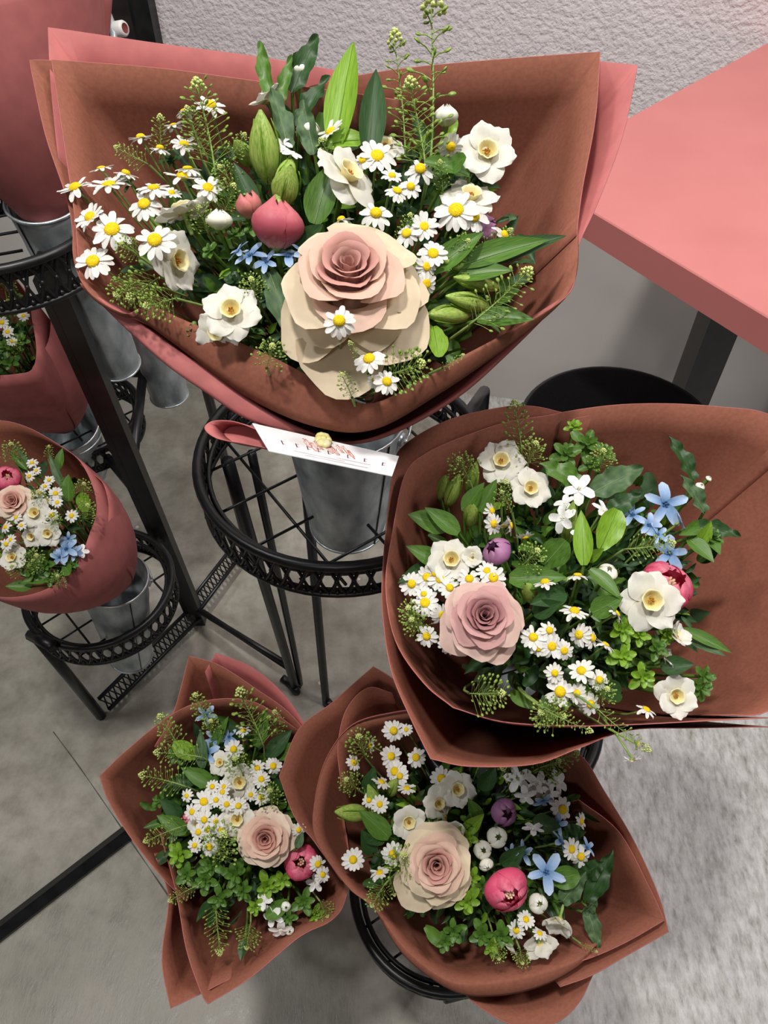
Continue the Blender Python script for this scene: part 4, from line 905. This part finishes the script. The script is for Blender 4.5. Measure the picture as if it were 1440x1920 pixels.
# ================================================================== large right bouquet
B2 = Bouquet('large right bouquet', (1080, 1080), (350, 300), 0.615, 0.00002, -0.00018, BK['right'][0] + Vector((0, 0, 0.02)), sink=0.008, bulge=0.042, mark_px=(905, 1165))
w2 = thing('paper_wrapper', BK['right'][0], 'terracotta paper wrapper with pink outside around the large right bouquet', 'wrapping paper', 'paper wrappers')
sheet(w2, B2, [(1440, 1345, .0), (1300, 1352, .0), (1180, 1358, .0), (1060, 1360, .0), (940, 1352, .0), (850, 1326, .0, 'c'), (795, 1280, .0), (742, 1200, .0), (724, 1095, .0), (738, 990, .0), (760, 890, .004), (800, 850, .006), (880, 815, .008), (960, 790, .012), (1060, 775, .016)])
sheet(w2, B2, [(1440, 1362, .012), (1300, 1364, .014), (1180, 1368, .016), (1085, 1402, .02), (1000, 1432, .022), (880, 1436, .022), (808, 1422, .02, 'c'), (770, 1345, .016), (735, 1260, .012), (720, 1170, .01), (717, 1090, .01), (726, 980, .012), (738, 880, .014), (758, 835, .018), (840, 788, .022), (940, 764, .026), (1000, 762, .03), (1060, 775, .032)])
sheet(w2, B2, [(990, 790, .02), (1052, 774, .014), (1150, 760, .008), (1250, 757, .004), (1350, 763, .0), (1440, 776, .0), (1530, 830, .0), (1570, 950, .0), (1560, 1100, .0), (1520, 1250, .0), (1440, 1332, .004), (1360, 1340, .008)])
sheet(w2, B2, [(1052, 790, .022), (1150, 772, .016), (1250, 768, .012), (1350, 774, .008), (1440, 790, .008), (1500, 830, .008)])
B2.rose(905, 1165, 168, 'rose_mauve_', 9, 'dusty mauve pink rose', f=(-.02, .38, 1), dd=-0.01)
for a in [(925, 982, 42, (.5, -.1, .7)), (922, 958, 36, (.6, .2, .5)), (925, 1083, 52, (.1, .3, 1)), (913, 1070, 40, (-.2, .6, .8)), (880, 1085, 44, None), (843, 1102, 42, (.2, .3, .8)), (825, 1085, 48, None), (800, 1082, 44, None), (772, 1095, 46, None), (797, 1130, 54, (-.1, .4, 1)), (795, 1114, 34, None), (828, 1153, 42, (.5, -.2, .7)), (800, 1193, 42, (-.1, .2, 1)), (843, 1205, 44, (.25, .2, 1)), (958, 985, 38, SIDE_R), (985, 1008, 36, SIDE_D), (1022, 1092, 48, (-.2, 1, .1)), (1083, 1078, 44, (0, .95, .05)), (1077, 1146, 52, (.1, .9, .35)), (1157, 1150, 42, (.75, .5, .1)), (1086, 1190, 46, (-.6, .1, .6)), (1110, 1196, 42, (.5, .2, .6)), (1136, 1208, 40, (.5, .8, .1)), (1000, 1195, 48, (-.2, .4, .8)), (1030, 1182, 40, (.3, .3, .8)), (1035, 1212, 48, None), (1058, 1220, 40, None), (1050, 1297, 58, (0, .25, 1)), (1090, 1258, 50, (-.2, .7, .7)), (1124, 1275, 42, (.2, .3, 1)), (1107, 1320, 44, (.2, .1, 1)), (1082, 1300, 40, (-.5, .2, .6)), (1212, 1330, 42, (.3, .8, .3)), (1040, 1262, 38, None), (1010, 1215, 36, None), (945, 985, 34, SIDE_D), (815, 1075, 36, None)]: B2.daisy(*a)
B2.daisy(1196, 1396, 44, (.8, -.3, .2), -.03); B2.daisy(1186, 1424, 34, (.2, -.9, .1), -.03)
B2.daff(939, 866, 90, (-.05, .35, .9)); B2.daff(994, 916, 80, (.0, .2, 1), .004); B2.daff(846, 1050, 90, (-.05, .3, 1), -.006); B2.daff(886, 1046, 50, (.0, .25, .9), .0, .7); B2.daff(1219, 1126, 118, (0, .15, 1), -.014); B2.daff(1266, 1196, 66, (.5, .5, .5), 0, .6); B2.daff(1266, 1304, 84, (.0, .1, 1), 0, .2); B2.daff(1246, 1238, 56, (.5, .3, .3), .008, .4)
B2.star(1085, 917, 60, 'white', (0, .3, 1)); B2.star(1056, 972, 56, 'white', (-.7, .2, .6)); B2.star(1130, 958, 52, 'white', (.4, .6, .5)); B2.star(1060, 945, 44, 'white', (-.5, .5, .5)); B2.star(1090, 1000, 40, 'white', None)
B2.cupf(1140, 1072, 36, (.05, .6, .7), H=1.4); B2.cupf(1313, 912, 18, (.2, .5, .7), H=1.4); B2.cupf(1329, 897, 12, (.3, .6, .7), H=1.4)
B2.tulip(932, 1034, 56, 'tulip_lilac', 'lilac tulip', (-.55, .5, .6), -.006, H=1.6, heart=False); B2.tulip(1250, 1098, 100, 'tulip_pink', 'pink tulip half behind a white daffodil', (.25, .55, .75), .012, H=1.5)
for a in [(1247, 946, 84, 'blue', (0, .2, 1)), (1186, 966, 58, 'blue', (-.3, .5, .7)), (1216, 986, 56, 'blue', None), (1254, 1038, 74, 'blue', (0, .3, 1), .02), (1232, 1002, 46, 'blue', None), (1275, 980, 40, 'blue', (.7, .3, .3))]: B2.star(*a)
for a in [(838, 950, 862, 888, 30), (878, 930, 893, 865, 26), (882, 985, 885, 945, 32), (825, 935, 835, 890, 26), (1062, 1020, 1075, 940, 32), (1000, 1125, 985, 1095, 34)]: B2.lilybud(*a)
for a in [(1095, 1060, 1090, 955, 40, 'plain', 'leaf_bright', -.02), (1125, 1030, 1160, 955, 56, 'round', 'leaf_bright', -.015), (840, 990, 768, 962, 50, 'plain', 'leaf_mid'), (860, 1000, 800, 950, 40, 'plain', 'leaf_mid'), (830, 1060, 765, 1022, 40, 'plain', 'leaf_mid'), (810, 1060, 748, 1090, 32, 'plain', 'leaf_dark'), (900, 960, 930, 900, 36, 'plain', 'leaf_mid'), (870, 960, 905, 905, 36, 'plain', 'leaf_mid'), (1110, 925, 1208, 870, 56, 'wavy', 'leaf_grey'), (1090, 910, 1020, 865, 50, 'wavy', 'leaf_mid'), (1140, 960, 1200, 925, 40, 'wavy', 'leaf_dark'), (1300, 900, 1262, 815, 34, 'wavy', 'leaf_dark'), (1320, 960, 1285, 890, 34, 'wavy', 'leaf_grey'), (1300, 985, 1392, 1000, 34, 'wavy', 'leaf_dark'), (1290, 1010, 1340, 1050, 36, 'plain', 'leaf_mid'), (1320, 1000, 1352, 1035, 34, 'plain', 'leaf_mid'), (1320, 985, 1280, 1000, 30, 'plain', 'leaf_mid'), (1310, 1020, 1335, 980, 30, 'plain', 'leaf_bright'),
          (1020, 1060, 1060, 1015, 56, 'round', 'leaf_mid'), (955, 1085, 1060, 1080, 52, 'plain', 'leaf_mid'), (1060, 1110, 1000, 1130, 46, 'plain', 'leaf_dark'), (1105, 1068, 1168, 1120, 34, 'plain', 'leaf_mid', -.012), (1110, 1150, 1165, 1120, 46, 'plain', 'leaf_mid'), (1280, 1180, 1375, 1222, 26, 'plain', 'leaf_mid'), (1290, 1200, 1362, 1228, 20, 'plain', 'leaf_grey'), (1240, 1250, 1300, 1245, 40, 'plain', 'leaf_dark'), (1100, 1050, 1130, 1030, 24, 'plain', 'leaf_bright'), (1165, 1300, 1120, 1290, 44, 'plain', 'leaf_dark'), (1000, 1150, 1050, 1130, 40, 'plain', 'leaf_dark')]: B2.leaf(*a)
for a in [(1100, 832, 72, 'leaf_mid'), (1062, 852, 66, 'leaf_mid'), (1135, 850, 50, 'leaf_mid'), (1168, 1180, 62, 'leaf_bright'), (1200, 1190, 56, 'leaf_bright'), (1168, 1230, 62, 'leaf_bright'), (1205, 1268, 62, 'leaf_bright'), (1232, 1215, 54, 'leaf_mid'), (1252, 1190, 44, 'leaf_bright'), (1312, 1288, 56, 'leaf_mid'), (1335, 1010, 60, 'leaf_mid'), (1110, 870, 50, 'leaf_mid'), (1320, 1268, 50, 'leaf_mid'), (1075, 800, 40, 'leaf_bright')]: B2.sprig(a[0], a[1], a[2], a[3])
for a in [(978, 850, 964, 752, 'full'), (880, 900, 858, 858, 'head'), (990, 870, 1006, 828, 'head'), (1125, 880, 1132, 842, 'head'), (940, 950, 948, 900, 'full'), (980, 1060, 1010, 1030, 'head'), (1170, 1030, 1265, 1018, 'full', -.01), (880, 1300, 945, 1300, 'head', -.012), (1040, 1350, 1012, 1335, 'head', -.012), (780, 1160, 764, 1138, 'head'), (1020, 1330, 1110, 1372, 'thin', -.03), (1120, 1330, 1218, 1408, 'thin', -.04), (790, 1180, 770, 1160, 'head'), (1120, 1310, 1140, 1290, 'head'), (960, 960, 940, 920, 'thin'), (1010, 1320, 1060, 1345, 'head', -.01)]: B2.spike(*a)
B2.filler(420, (50, 100)); B2.label_all()

# ================================================================== lower left bouquet
B3 = Bouquet('lower left bouquet', (430, 1535), (205, 240), 0.85, 0.0, -0.00025, BK['low_left'][0] + Vector((0, 0, 0.02)), sink=0.008, bulge=0.042, mark_px=(502, 1570), detail=True)
w3 = thing('paper_wrapper', BK['low_left'][0], 'terracotta paper wrapper with a long lower flap around the lower left bouquet', 'wrapping paper', 'paper wrappers')
sheet(w3, B3, [(350, 1690, .02), (300, 1640, .0), (240, 1562, .0), (203, 1500, .0), (187, 1455, .0, 'c'), (240, 1405, .0), (325, 1338, .0), (400, 1312, .004), (480, 1318, .008), (560, 1370, .012)])
sheet(w3, B3, [(290, 1400, .006), (326, 1335, .006), (355, 1230, .006, 'c'), (412, 1248, .006), (480, 1292, .006), (540, 1335, .006), (580, 1385, .008), (610, 1440, .01)])
sheet(w3, B3, [(385, 1260, .012), (405, 1225, .012, 'c'), (470, 1250, .012), (530, 1300, .012), (572, 1360, .012), (590, 1400, .014)], mats=('paper_out', 'paper_out'))
sheet(w3, B3, [(300, 1560, .02), (330, 1670, .012), (350, 1780, .008), (378, 1862, .004), (390, 1882, .004, 'c'), (470, 1832, .0), (560, 1757, .0), (620, 1726, .0), (646, 1690, .0), (655, 1620, .0), (640, 1520, .0), (610, 1440, .0)])
sheet(w3, B3, [(290, 1600, .02), (312, 1660, .016), (316, 1700, .014), (304, 1800, .012), (320, 1890, .01, 'c'), (376, 1863, .014), (440, 1830, .02)])
B3.rose(500, 1570, 116, 'rose_blush_', 3, 'pale blush pink rose', f=(.05, .3, 1), dd=-.012)
for a in [(438, 1405, 37), (482, 1440, 31), (490, 1461, 33), (398, 1475, 28), (417, 1485, 28), (350, 1492, 25, (-.3, .2, 1)), (382, 1503, 42), (425, 1508, 31), (447, 1511, 33), (490, 1495, 32), (512, 1436, 34), (360, 1522, 32), (383, 1537, 34), (388, 1556, 30), (392, 1588, 36), (414, 1556, 27), (560, 1556, 28), (596, 1620, 34), (456, 1370, 28, (0, .9, .3)), (405, 1500, 28), (372, 1560, 32), (365, 1585, 28), (605, 1640, 30), (420, 1475, 26), (470, 1490, 26), (405, 1540, 28)]: B3.daisy(*a, **({'dd': -.02}))
B3.daff(413, 1430, 50); B3.daff(449, 1466, 70, (.1, .2, 1), -.01); B3.daff(445, 1535, 70, (.0, .2, 1), -.016); B3.daff(372, 1545, 46, None, .0)
B3.tulip(564, 1616, 64, 'tulip_pink', 'hot pink tulip', (.1, .35, .9), -.008, H=1.5, layers=((3, 1.0), (3, .9), (3, .7))); B3.tulip(348, 1540, 34, 'tulip_pink', 'small half hidden pink tulip', None, .015)
for a in [(387, 1341, 40, 'blue', (0, .4, 1)), (390, 1412, 50, 'blue'), (402, 1385, 40, 'blue'), (430, 1382, 38, 'blue'), (512, 1716, 46, 'white', (-.3, -.1, 1)), (526, 1742, 46, 'white', (.1, -.5, .8)), (496, 1690, 40, 'white', (-.3, .6, .6)), (590, 1655, 36, 'white')]: B3.star(*a)
B3.cupf(536, 1700, 18, H=1.7); B3.cupf(543, 1745, 16, H=1.8)
for a in [(385, 1350, 365, 1300, 'full', -.01), (495, 1400, 448, 1292, 'full', -.01), (335, 1400, 298, 1340, 'full', -.01), (380, 1420, 290, 1410, 'full', -.01), (350, 1475, 262, 1452, 'full', -.01), (340, 1550, 270, 1578, 'full', -.01), (370, 1660, 316, 1690, 'full', -.012), (520, 1380, 515, 1332, 'full'), (455, 1450, 440, 1420, 'head', -.02), (510, 1510, 505, 1480, 'head', -.02), (400, 1610, 420, 1560, 'head', -.02), (395, 1372, 395, 1350, 'head', -.012), (405, 1690, 412, 1790, 'full', .01), (600, 1690, 615, 1720, 'head'), (470, 1730, 462, 1780, 'head', .01), (430, 1610, 400, 1590, 'full')]: B3.spike(*a)
for a in [(335, 1602, 56), (385, 1650, 60), (440, 1640, 64), (410, 1682, 52), (455, 1672, 48), (350, 1640, 48), (500, 1660, 56), (530, 1650, 50), (395, 1620, 54), (480, 1700, 44), (570, 1690, 54), (590, 1715, 46), (540, 1720, 44), (330, 1415, 44), (300, 1500, 40)]: B3.sprig(a[0], a[1], a[2], R.choice(('leaf_bright', 'leaf_mid', 'leaf_mid')))
for a in [(370, 1420, 325, 1395, 34, 'round', 'leaf_bright'), (380, 1440, 375, 1370, 26, 'plain', 'leaf_grey'), (400, 1400, 425, 1345, 24, 'plain', 'leaf_mid'), (480, 1400, 500, 1330, 30, 'plain', 'leaf_mid'), (500, 1420, 545, 1370, 34, 'plain', 'leaf_dark'), (520, 1420, 560, 1400, 32, 'round', 'leaf_mid'), (470, 1380, 410, 1350, 22, 'plain', 'leaf_dark'), (370, 1460, 310, 1470, 30, 'plain', 'leaf_dark'), (350, 1560, 295, 1530, 34, 'plain', 'leaf_mid'), (340, 1530, 300, 1500, 30, 'plain', 'leaf_dark'), (400, 1470, 340, 1440, 34, 'plain', 'leaf_mid'), (556, 1590, 568, 1560, 18, 'plain', 'leaf_grey', -.03), (540, 1690, 500, 1720, 30, 'round', 'leaf_mid'), (520, 1480, 545, 1440, 30, 'plain', 'leaf_dark'), (460, 1760, 450, 1800, 22, 'plain', 'leaf_dark')]: B3.leaf(*a)
B3.filler(300, (36, 72)); B3.label_all()

# ================================================================== lower middle bouquet
B4 = Bouquet('lower middle bouquet', (900, 1590), (290, 235), 0.78, 0.0, -0.00025, BK['low_mid'][0] + Vector((0, 0, 0.02)), sink=0.008, bulge=0.042, mark_px=(815, 1620), detail=True)
w4 = thing('paper_wrapper', BK['low_mid'][0], 'terracotta paper wrapper with a pointed right corner around the lower middle bouquet', 'wrapping paper', 'paper wrappers')
sheet(w4, B4, [(1060, 1380, .02), (900, 1340, .012), (800, 1330, .006), (735, 1335, .003), (660, 1358, .0), (612, 1420, .0), (590, 1500, .0), (592, 1572, .0), (650, 1660, .0), (700, 1702, .0), (765, 1782, .0, (757, 1792, .006)), (845, 1838, .0, (848, 1858, .01)), (930, 1838, .0, (930, 1868, .012)), (1010, 1822, .0, (1015, 1850, .01)), (1080, 1800, .0, (1085, 1812, .006)), (1120, 1770, .004)])
sheet(w4, B4, [(760, 1300, .012), (735, 1272, .012), (700, 1250, .012, 'c'), (660, 1285, .01), (620, 1320, .008), (560, 1368, .006), (524, 1455, .006, 'c'), (552, 1530, .008), (590, 1578, .01), (640, 1650, .012)])
sheet(w4, B4, [(735, 1300, .008), (690, 1290, .006), (650, 1330, .004), (634, 1400, .004), (640, 1470, .012)])
sheet(w4, B4, [(1040, 1395, .004), (1092, 1420, .004), (1132, 1482, .004), (1190, 1580, .004), (1235, 1680, .004), (1253, 1747, .004, 'c'), (1180, 1788, .006), (1110, 1828, .008), (1050, 1850, .012)])
sheet(w4, B4, [(1085, 1500, .002), (1160, 1560, .0), (1215, 1660, -.002), (1246, 1725, -.002, 'c'), (1170, 1768, .0), (1100, 1798, .002), (1030, 1815, .006)])
sheet(w4, B4, [(860, 1850, .02), (900, 1888, .028), (965, 1922, .034), (1040, 1918, .034), (1085, 1880, .03), (1112, 1826, .02)], bulge=.0)
B4.rose(818, 1618, 148, 'rose_cream_', 14, 'cream blush rose with a large drooping outer petal', f=(-.05, .3, 1), dd=-.012, guard=((2.45, 1.25, -0.25, 1.3), (3.4, 1.0, -.1, 1.3)))
for a in [(738, 1370, 42, (0, .3, 1)), (762, 1368, 24), (695, 1398, 32, SIDE_L), (733, 1418, 42, (.35, .3, .8)), (740, 1446, 44), (780, 1420, 40), (663, 1430, 32, (.4, .4, .5)), (715, 1466, 36, (.3, .8, .2)), (712, 1508, 34), (828, 1460, 45, (-.1, .3, 1)), (763, 1478, 36, (0, .95, .2)), (662, 1612, 42, (0, .45, .9)), (737, 1602, 46, (0, .25, 1)), (712, 1636, 38, (-.2, .9, .2)), (808, 1548, 34, (.4, -.5, .5)), (835, 1532, 32, SIDE_R), (1055, 1518, 45, (.1, .3, 1)), (1072, 1592, 42), (1089, 1606, 42, (.2, .1, 1)), (1090, 1540, 34, (.7, .2, .6)), (986, 1724, 34, (.2, .6, .7)), (968, 1744, 34, (-.4, .2, .8)), (1012, 1750, 30, (.2, .7, .3)), (750, 1455, 34), (692, 1500, 30)]: B4.daisy(*a)
B4.daff(857, 1480, 70, (.15, .3, .9)); B4.daff(822, 1506, 62, (.2, .1, .9), .004); B4.daff(766, 1540, 70, (.1, .1, 1), -.004, .35); B4.daff(851, 1558, 48, (.0, .3, .9), 0, .7); B4.daff(1050, 1722, 70, (-.3, -.5, .5), 0, .7); B4.daff(1012, 1768, 68, (.3, -.9, -.1), 0, .2); B4.daff(955, 1770, 46, (-.5, -.6, .2), .0, .3)
B4.tulip(945, 1523, 50, 'tulip_lilac', 'lilac tulip', (.3, .2, .9), -.004, H=1.5, heart=False); B4.tulip(950, 1668, 84, 'tulip_pink', 'large deep pink tulip', (.25, -.15, .9), -.014, top=.15, H=1.35, layers=((3, 1.0), (3, .92), (4, .75)))
B4.cupf(932, 1570, 38, (.1, .4, .9), H=1.4); B4.cupf(905, 1594, 34, (.1, .3, .9), H=1.3); B4.cupf(912, 1622, 28, (.2, -.3, .8), H=1.4); B4.cupf(1009, 1694, 36, (.1, .3, .8), H=1.5)
for a in [(970, 1460, 52, 'white', (0, .35, 1)), (1006, 1470, 56, 'white'), (1044, 1468, 48, 'white', (.4, .3, .8)), (985, 1490, 42, 'white', (-.1, -.3, .8)), (1030, 1488, 40, 'white'), (1018, 1500, 42, 'blue', (.1, -.5, .6)), (1024, 1636, 76, 'blue', (.0, .55, .8)), (984, 1600, 48, 'blue', (-.8, .3, .4)), (1050, 1578, 46, 'blue', (.6, .6, .3)), (1000, 1556, 44, 'white', (0, .95, .15)), (1100, 1590, 40, 'blue', (.6, .5, .5)), (1045, 1545, 40, 'blue'), (960, 1600, 36, 'blue', (-.6, .2, .6))]: B4.star(*a)
for a in [(690, 1525, 627, 1522, 34), (720, 1545, 690, 1470, 34), (730, 1490, 745, 1460, 26)]: B4.lilybud(*a)
for a in [(730, 1570, 675, 1520, 42, 'plain', 'leaf_mid'), (720, 1560, 690, 1580, 36, 'plain', 'leaf_dark'), (700, 1600, 680, 1560, 36, 'plain', 'leaf_dark'), (870, 1560, 905, 1530, 30, 'plain', 'leaf_bright'), (900, 1540, 880, 1500, 30, 'plain', 'leaf_mid'), (1030, 1650, 1085, 1640, 44, 'round', 'leaf_mid'), (1055, 1690, 1095, 1640, 40, 'wavy', 'leaf_grey'), (1100, 1690, 1150, 1600, 40, 'wavy', 'leaf_dark'), (1090, 1640, 1130, 1620, 40, 'wavy', 'leaf_dark'), (1100, 1700, 1125, 1782, 32, 'wavy', 'leaf_grey'), (1095, 1710, 1120, 1695, 22, 'wavy', 'leaf_grey'), (870, 1430, 880, 1380, 34, 'plain', 'leaf_dark'), (900, 1480, 930, 1440, 36, 'plain', 'leaf_dark'), (1000, 1540, 1050, 1550, 36, 'plain', 'leaf_dark'), (940, 1620, 985, 1590, 36, 'plain', 'leaf_dark'), (990, 1700, 970, 1740, 34, 'plain', 'leaf_dark'), (1060, 1560, 1095, 1560, 34, 'wavy', 'leaf_dark'), (690, 1490, 700, 1440, 34, 'plain', 'leaf_dark')]: B4.leaf(*a)
for a in [(875, 1690, 66, 'leaf_bright'), (905, 1752, 64, 'leaf_mid'), (885, 1645, 50, 'leaf_bright'), (920, 1770, 60, 'leaf_bright'), (850, 1745, 56, 'leaf_mid'), (875, 1570, 56, 'leaf_bright'), (940, 1755, 56, 'leaf_mid'), (880, 1540, 46, 'leaf_mid'), (835, 1765, 46, 'leaf_mid'), (905, 1660, 44, 'leaf_mid')]: B4.sprig(a[0], a[1], a[2], a[3])
for a in [(685, 1420, 672, 1378, 'head'), (670, 1480, 648, 1460, 'head'), (720, 1660, 696, 1700, 'head', -.015), (760, 1640, 756, 1600, 'head', -.01), (930, 1770, 936, 1800, 'head', -.01), (975, 1780, 980, 1808, 'head', -.01), (1010, 1440, 1085, 1410, 'full', -.01), (1000, 1450, 1050, 1425, 'head'), (900, 1430, 910, 1410, 'head'), (730, 1640, 740, 1680, 'full'), (1000, 1430, 940, 1440, 'head'), (1090, 1770, 1120, 1785, 'thin', -.01)]: B4.spike(*a)
B4.filler(360, (40, 80)); B4.label_all()

# ================================================================== small bouquet at the left edge
B5 = Bouquet('small left edge bouquet', (60, 965), (130, 150), 1.12, 0.0, -0.0003, BK['left'][0] + Vector((0, 0, 0.02)), sink=0.008, bulge=0.042, mark_px=(30, 945), detail=False)
w5 = thing('paper_wrapper', BK['left'][0], 'dusty pink paper wrapper around the small bouquet at the left edge', 'wrapping paper', 'paper wrappers')
sheet(w5, B5, [(-60, 1100, .0), (0, 1119, .0), (60, 1114, .0), (110, 1090, .0), (150, 1042, .0), (168, 1000, .0), (181, 955, .0), (171, 905, .0), (145, 860, .0), (100, 828, .0), (50, 801, .0), (0, 789, .0), (-60, 800, .0), (-110, 880, .0), (-120, 1000, .0), (-60, 1100, .0)], bulge=0.03)
sheet(w5, B5, [(150, 870, .02), (168, 885, .02), (192, 905, .02), (203, 945, .02), (202, 1000, .03), (205, 1040, .05)], bulge=0.02)
B5.rose(30, 945, 78, 'rose_blush_', 21, 'small pale pink rose', f=(.1, .3, 1), dd=-.012)
B5.tulip(14, 896, 48, 'tulip_pink', 'bright pink tulip', (.3, .4, .8), -.005)
B5.daff(66, 962, 62, (0, .2, 1), -.014); B5.daff(90, 1000, 52, (.1, .0, 1), -.008); B5.daff(24, 1046, 56, None, -.005); B5.daff(60, 1005, 44, (-.2, -.2, 1), 0)
for a in [(60, 868, 22), (68, 882, 18), (55, 893, 22), (92, 900, 20), (84, 912, 20), (104, 925, 26), (107, 942, 22), (134, 967, 26), (97, 966, 26), (10, 988, 24), (30, 970, 24), (20, 1012, 22), (12, 1020, 26), (40, 985, 20), (88, 940, 20), (75, 925, 20)]: B5.daisy(*a, dd=-.015)
for a in [(125, 1030, 50, 'blue', (0, .3, 1)), (112, 1045, 36, 'blue'), (140, 1035, 36, 'blue'), (128, 1010, 30, 'blue'), (152, 1034, 28, 'white')]: B5.star(*a)
for a in [(120, 915, 90, 850, 18, 'plain', 'leaf_grey'), (110, 880, 115, 840, 20, 'plain', 'leaf_mid'), (50, 880, 16, 845, 14, 'plain', 'leaf_mid'), (70, 885, 24, 830, 12, 'plain', 'leaf_grey'), (130, 940, 125, 890, 34, 'plain', 'leaf_mid'), (160, 960, 155, 925, 30, 'round', 'leaf_bright'), (100, 1080, 40, 1090, 26, 'plain', 'leaf_mid'), (60, 1100, 10, 1098, 24, 'plain', 'leaf_mid'), (120, 1060, 130, 1075, 26, 'round', 'leaf_mid')]: B5.leaf(*a)
for a in [(150, 930, 158, 905, 'head'), (155, 975, 165, 945, 'head', -.01), (75, 945, 70, 920, 'head', -.015), (95, 985, 105, 970, 'head', -.01), (50, 1060, 70, 1040, 'head'), (80, 1070, 60, 1050, 'head'), (40, 1080, 20, 1060, 'head'), (30, 870, 20, 830, 'head'), (110, 1100, 108, 1078, 'head'), (90, 860, 92, 835, 'full')]: B5.spike(*a)
for a in [(85, 1060, 44), (60, 1075, 40), (95, 1085, 34), (40, 1060, 36), (135, 1060, 30), (120, 905, 30)]: B5.sprig(*a, mat='leaf_mid')
B5.filler(130, (24, 50)); B5.label_all()

# ================================================================== half hidden bouquet under the upper left tray
B6 = Bouquet('half hidden left bouquet', (-20, 610), (95, 110), 1.22, 0.0, -0.0003, BK['mid_left'][0] + Vector((0, 0, 0.02)), sink=0.008, bulge=0.042, mark='tray', mark_px=(60, 520), detail=False)
w6 = thing('paper_wrapper', BK['mid_left'][0], 'shaded dusty pink paper wrapper below the upper left ring tray', 'wrapping paper', 'paper wrappers')
sheet(w6, B6, [(-150, 640, .0), (-90, 700, .0), (-20, 704, .0), (30, 701, .0), (60, 692, .0), (68, 655, .0), (60, 600, .0), (48, 550, .0), (0, 500, .0), (-80, 490, .0), (-150, 560, .0), (-150, 640, .0)], bulge=0.03)
sheet(w6, B6, [(60, 690, .03), (90, 640, .03), (96, 580, .03), (100, 520, .03), (50, 460, .03)], bulge=0.04)
for a in [(4, 605, 26), (14, 622, 24), (44, 592, 22), (2, 570, 22), (22, 640, 20), (-20, 600, 24)]: B6.daisy(*a, dd=-.01)
for a in [(30, 590, 24, 560, 'head'), (20, 660, 30, 640, 'head'), (10, 545, 20, 520, 'head')]: B6.spike(*a)
for a in [(20, 680, 40), (40, 640, 40), (10, 650, 40), (30, 560, 36), (-10, 680, 40)]: B6.sprig(*a, mat='leaf_mid')
B6.filler(100, (24, 46))
for i_, it in enumerate(B6.items): pass
B6.label_all()
# ================================================================== tall pink wrapper in the upper left bucket
B7 = Bouquet('upper left bouquet', (40, 60), (200, 200), 0.86, 0.0, -0.0002, BK['upper_left'][0] + Vector((0, 0, 0.01)), mark='tray')
w7 = thing('paper_wrapper', BK['upper_left'][0], 'tall plain dusty pink paper wrapper in the upper left bucket', 'wrapping paper', 'paper wrappers')
sheet(w7, B7, [(-380, -260, .05), (-330, -60, -.06), (-150, -20, -.12), (60, -60, -.12), (160, -90, -.06), (185, -120, .0), (150, -260, .06), (-100, -330, .1), (-380, -260, .05)], bulge=0.025, neck_r=0.03)
sheet(w7, B7, [(150, -60, .03), (205, -30, .05), (215, -120, .07), (200, -260, .09)], bulge=0.02, neck_r=0.03)
B7.filler(60, (40, 80))
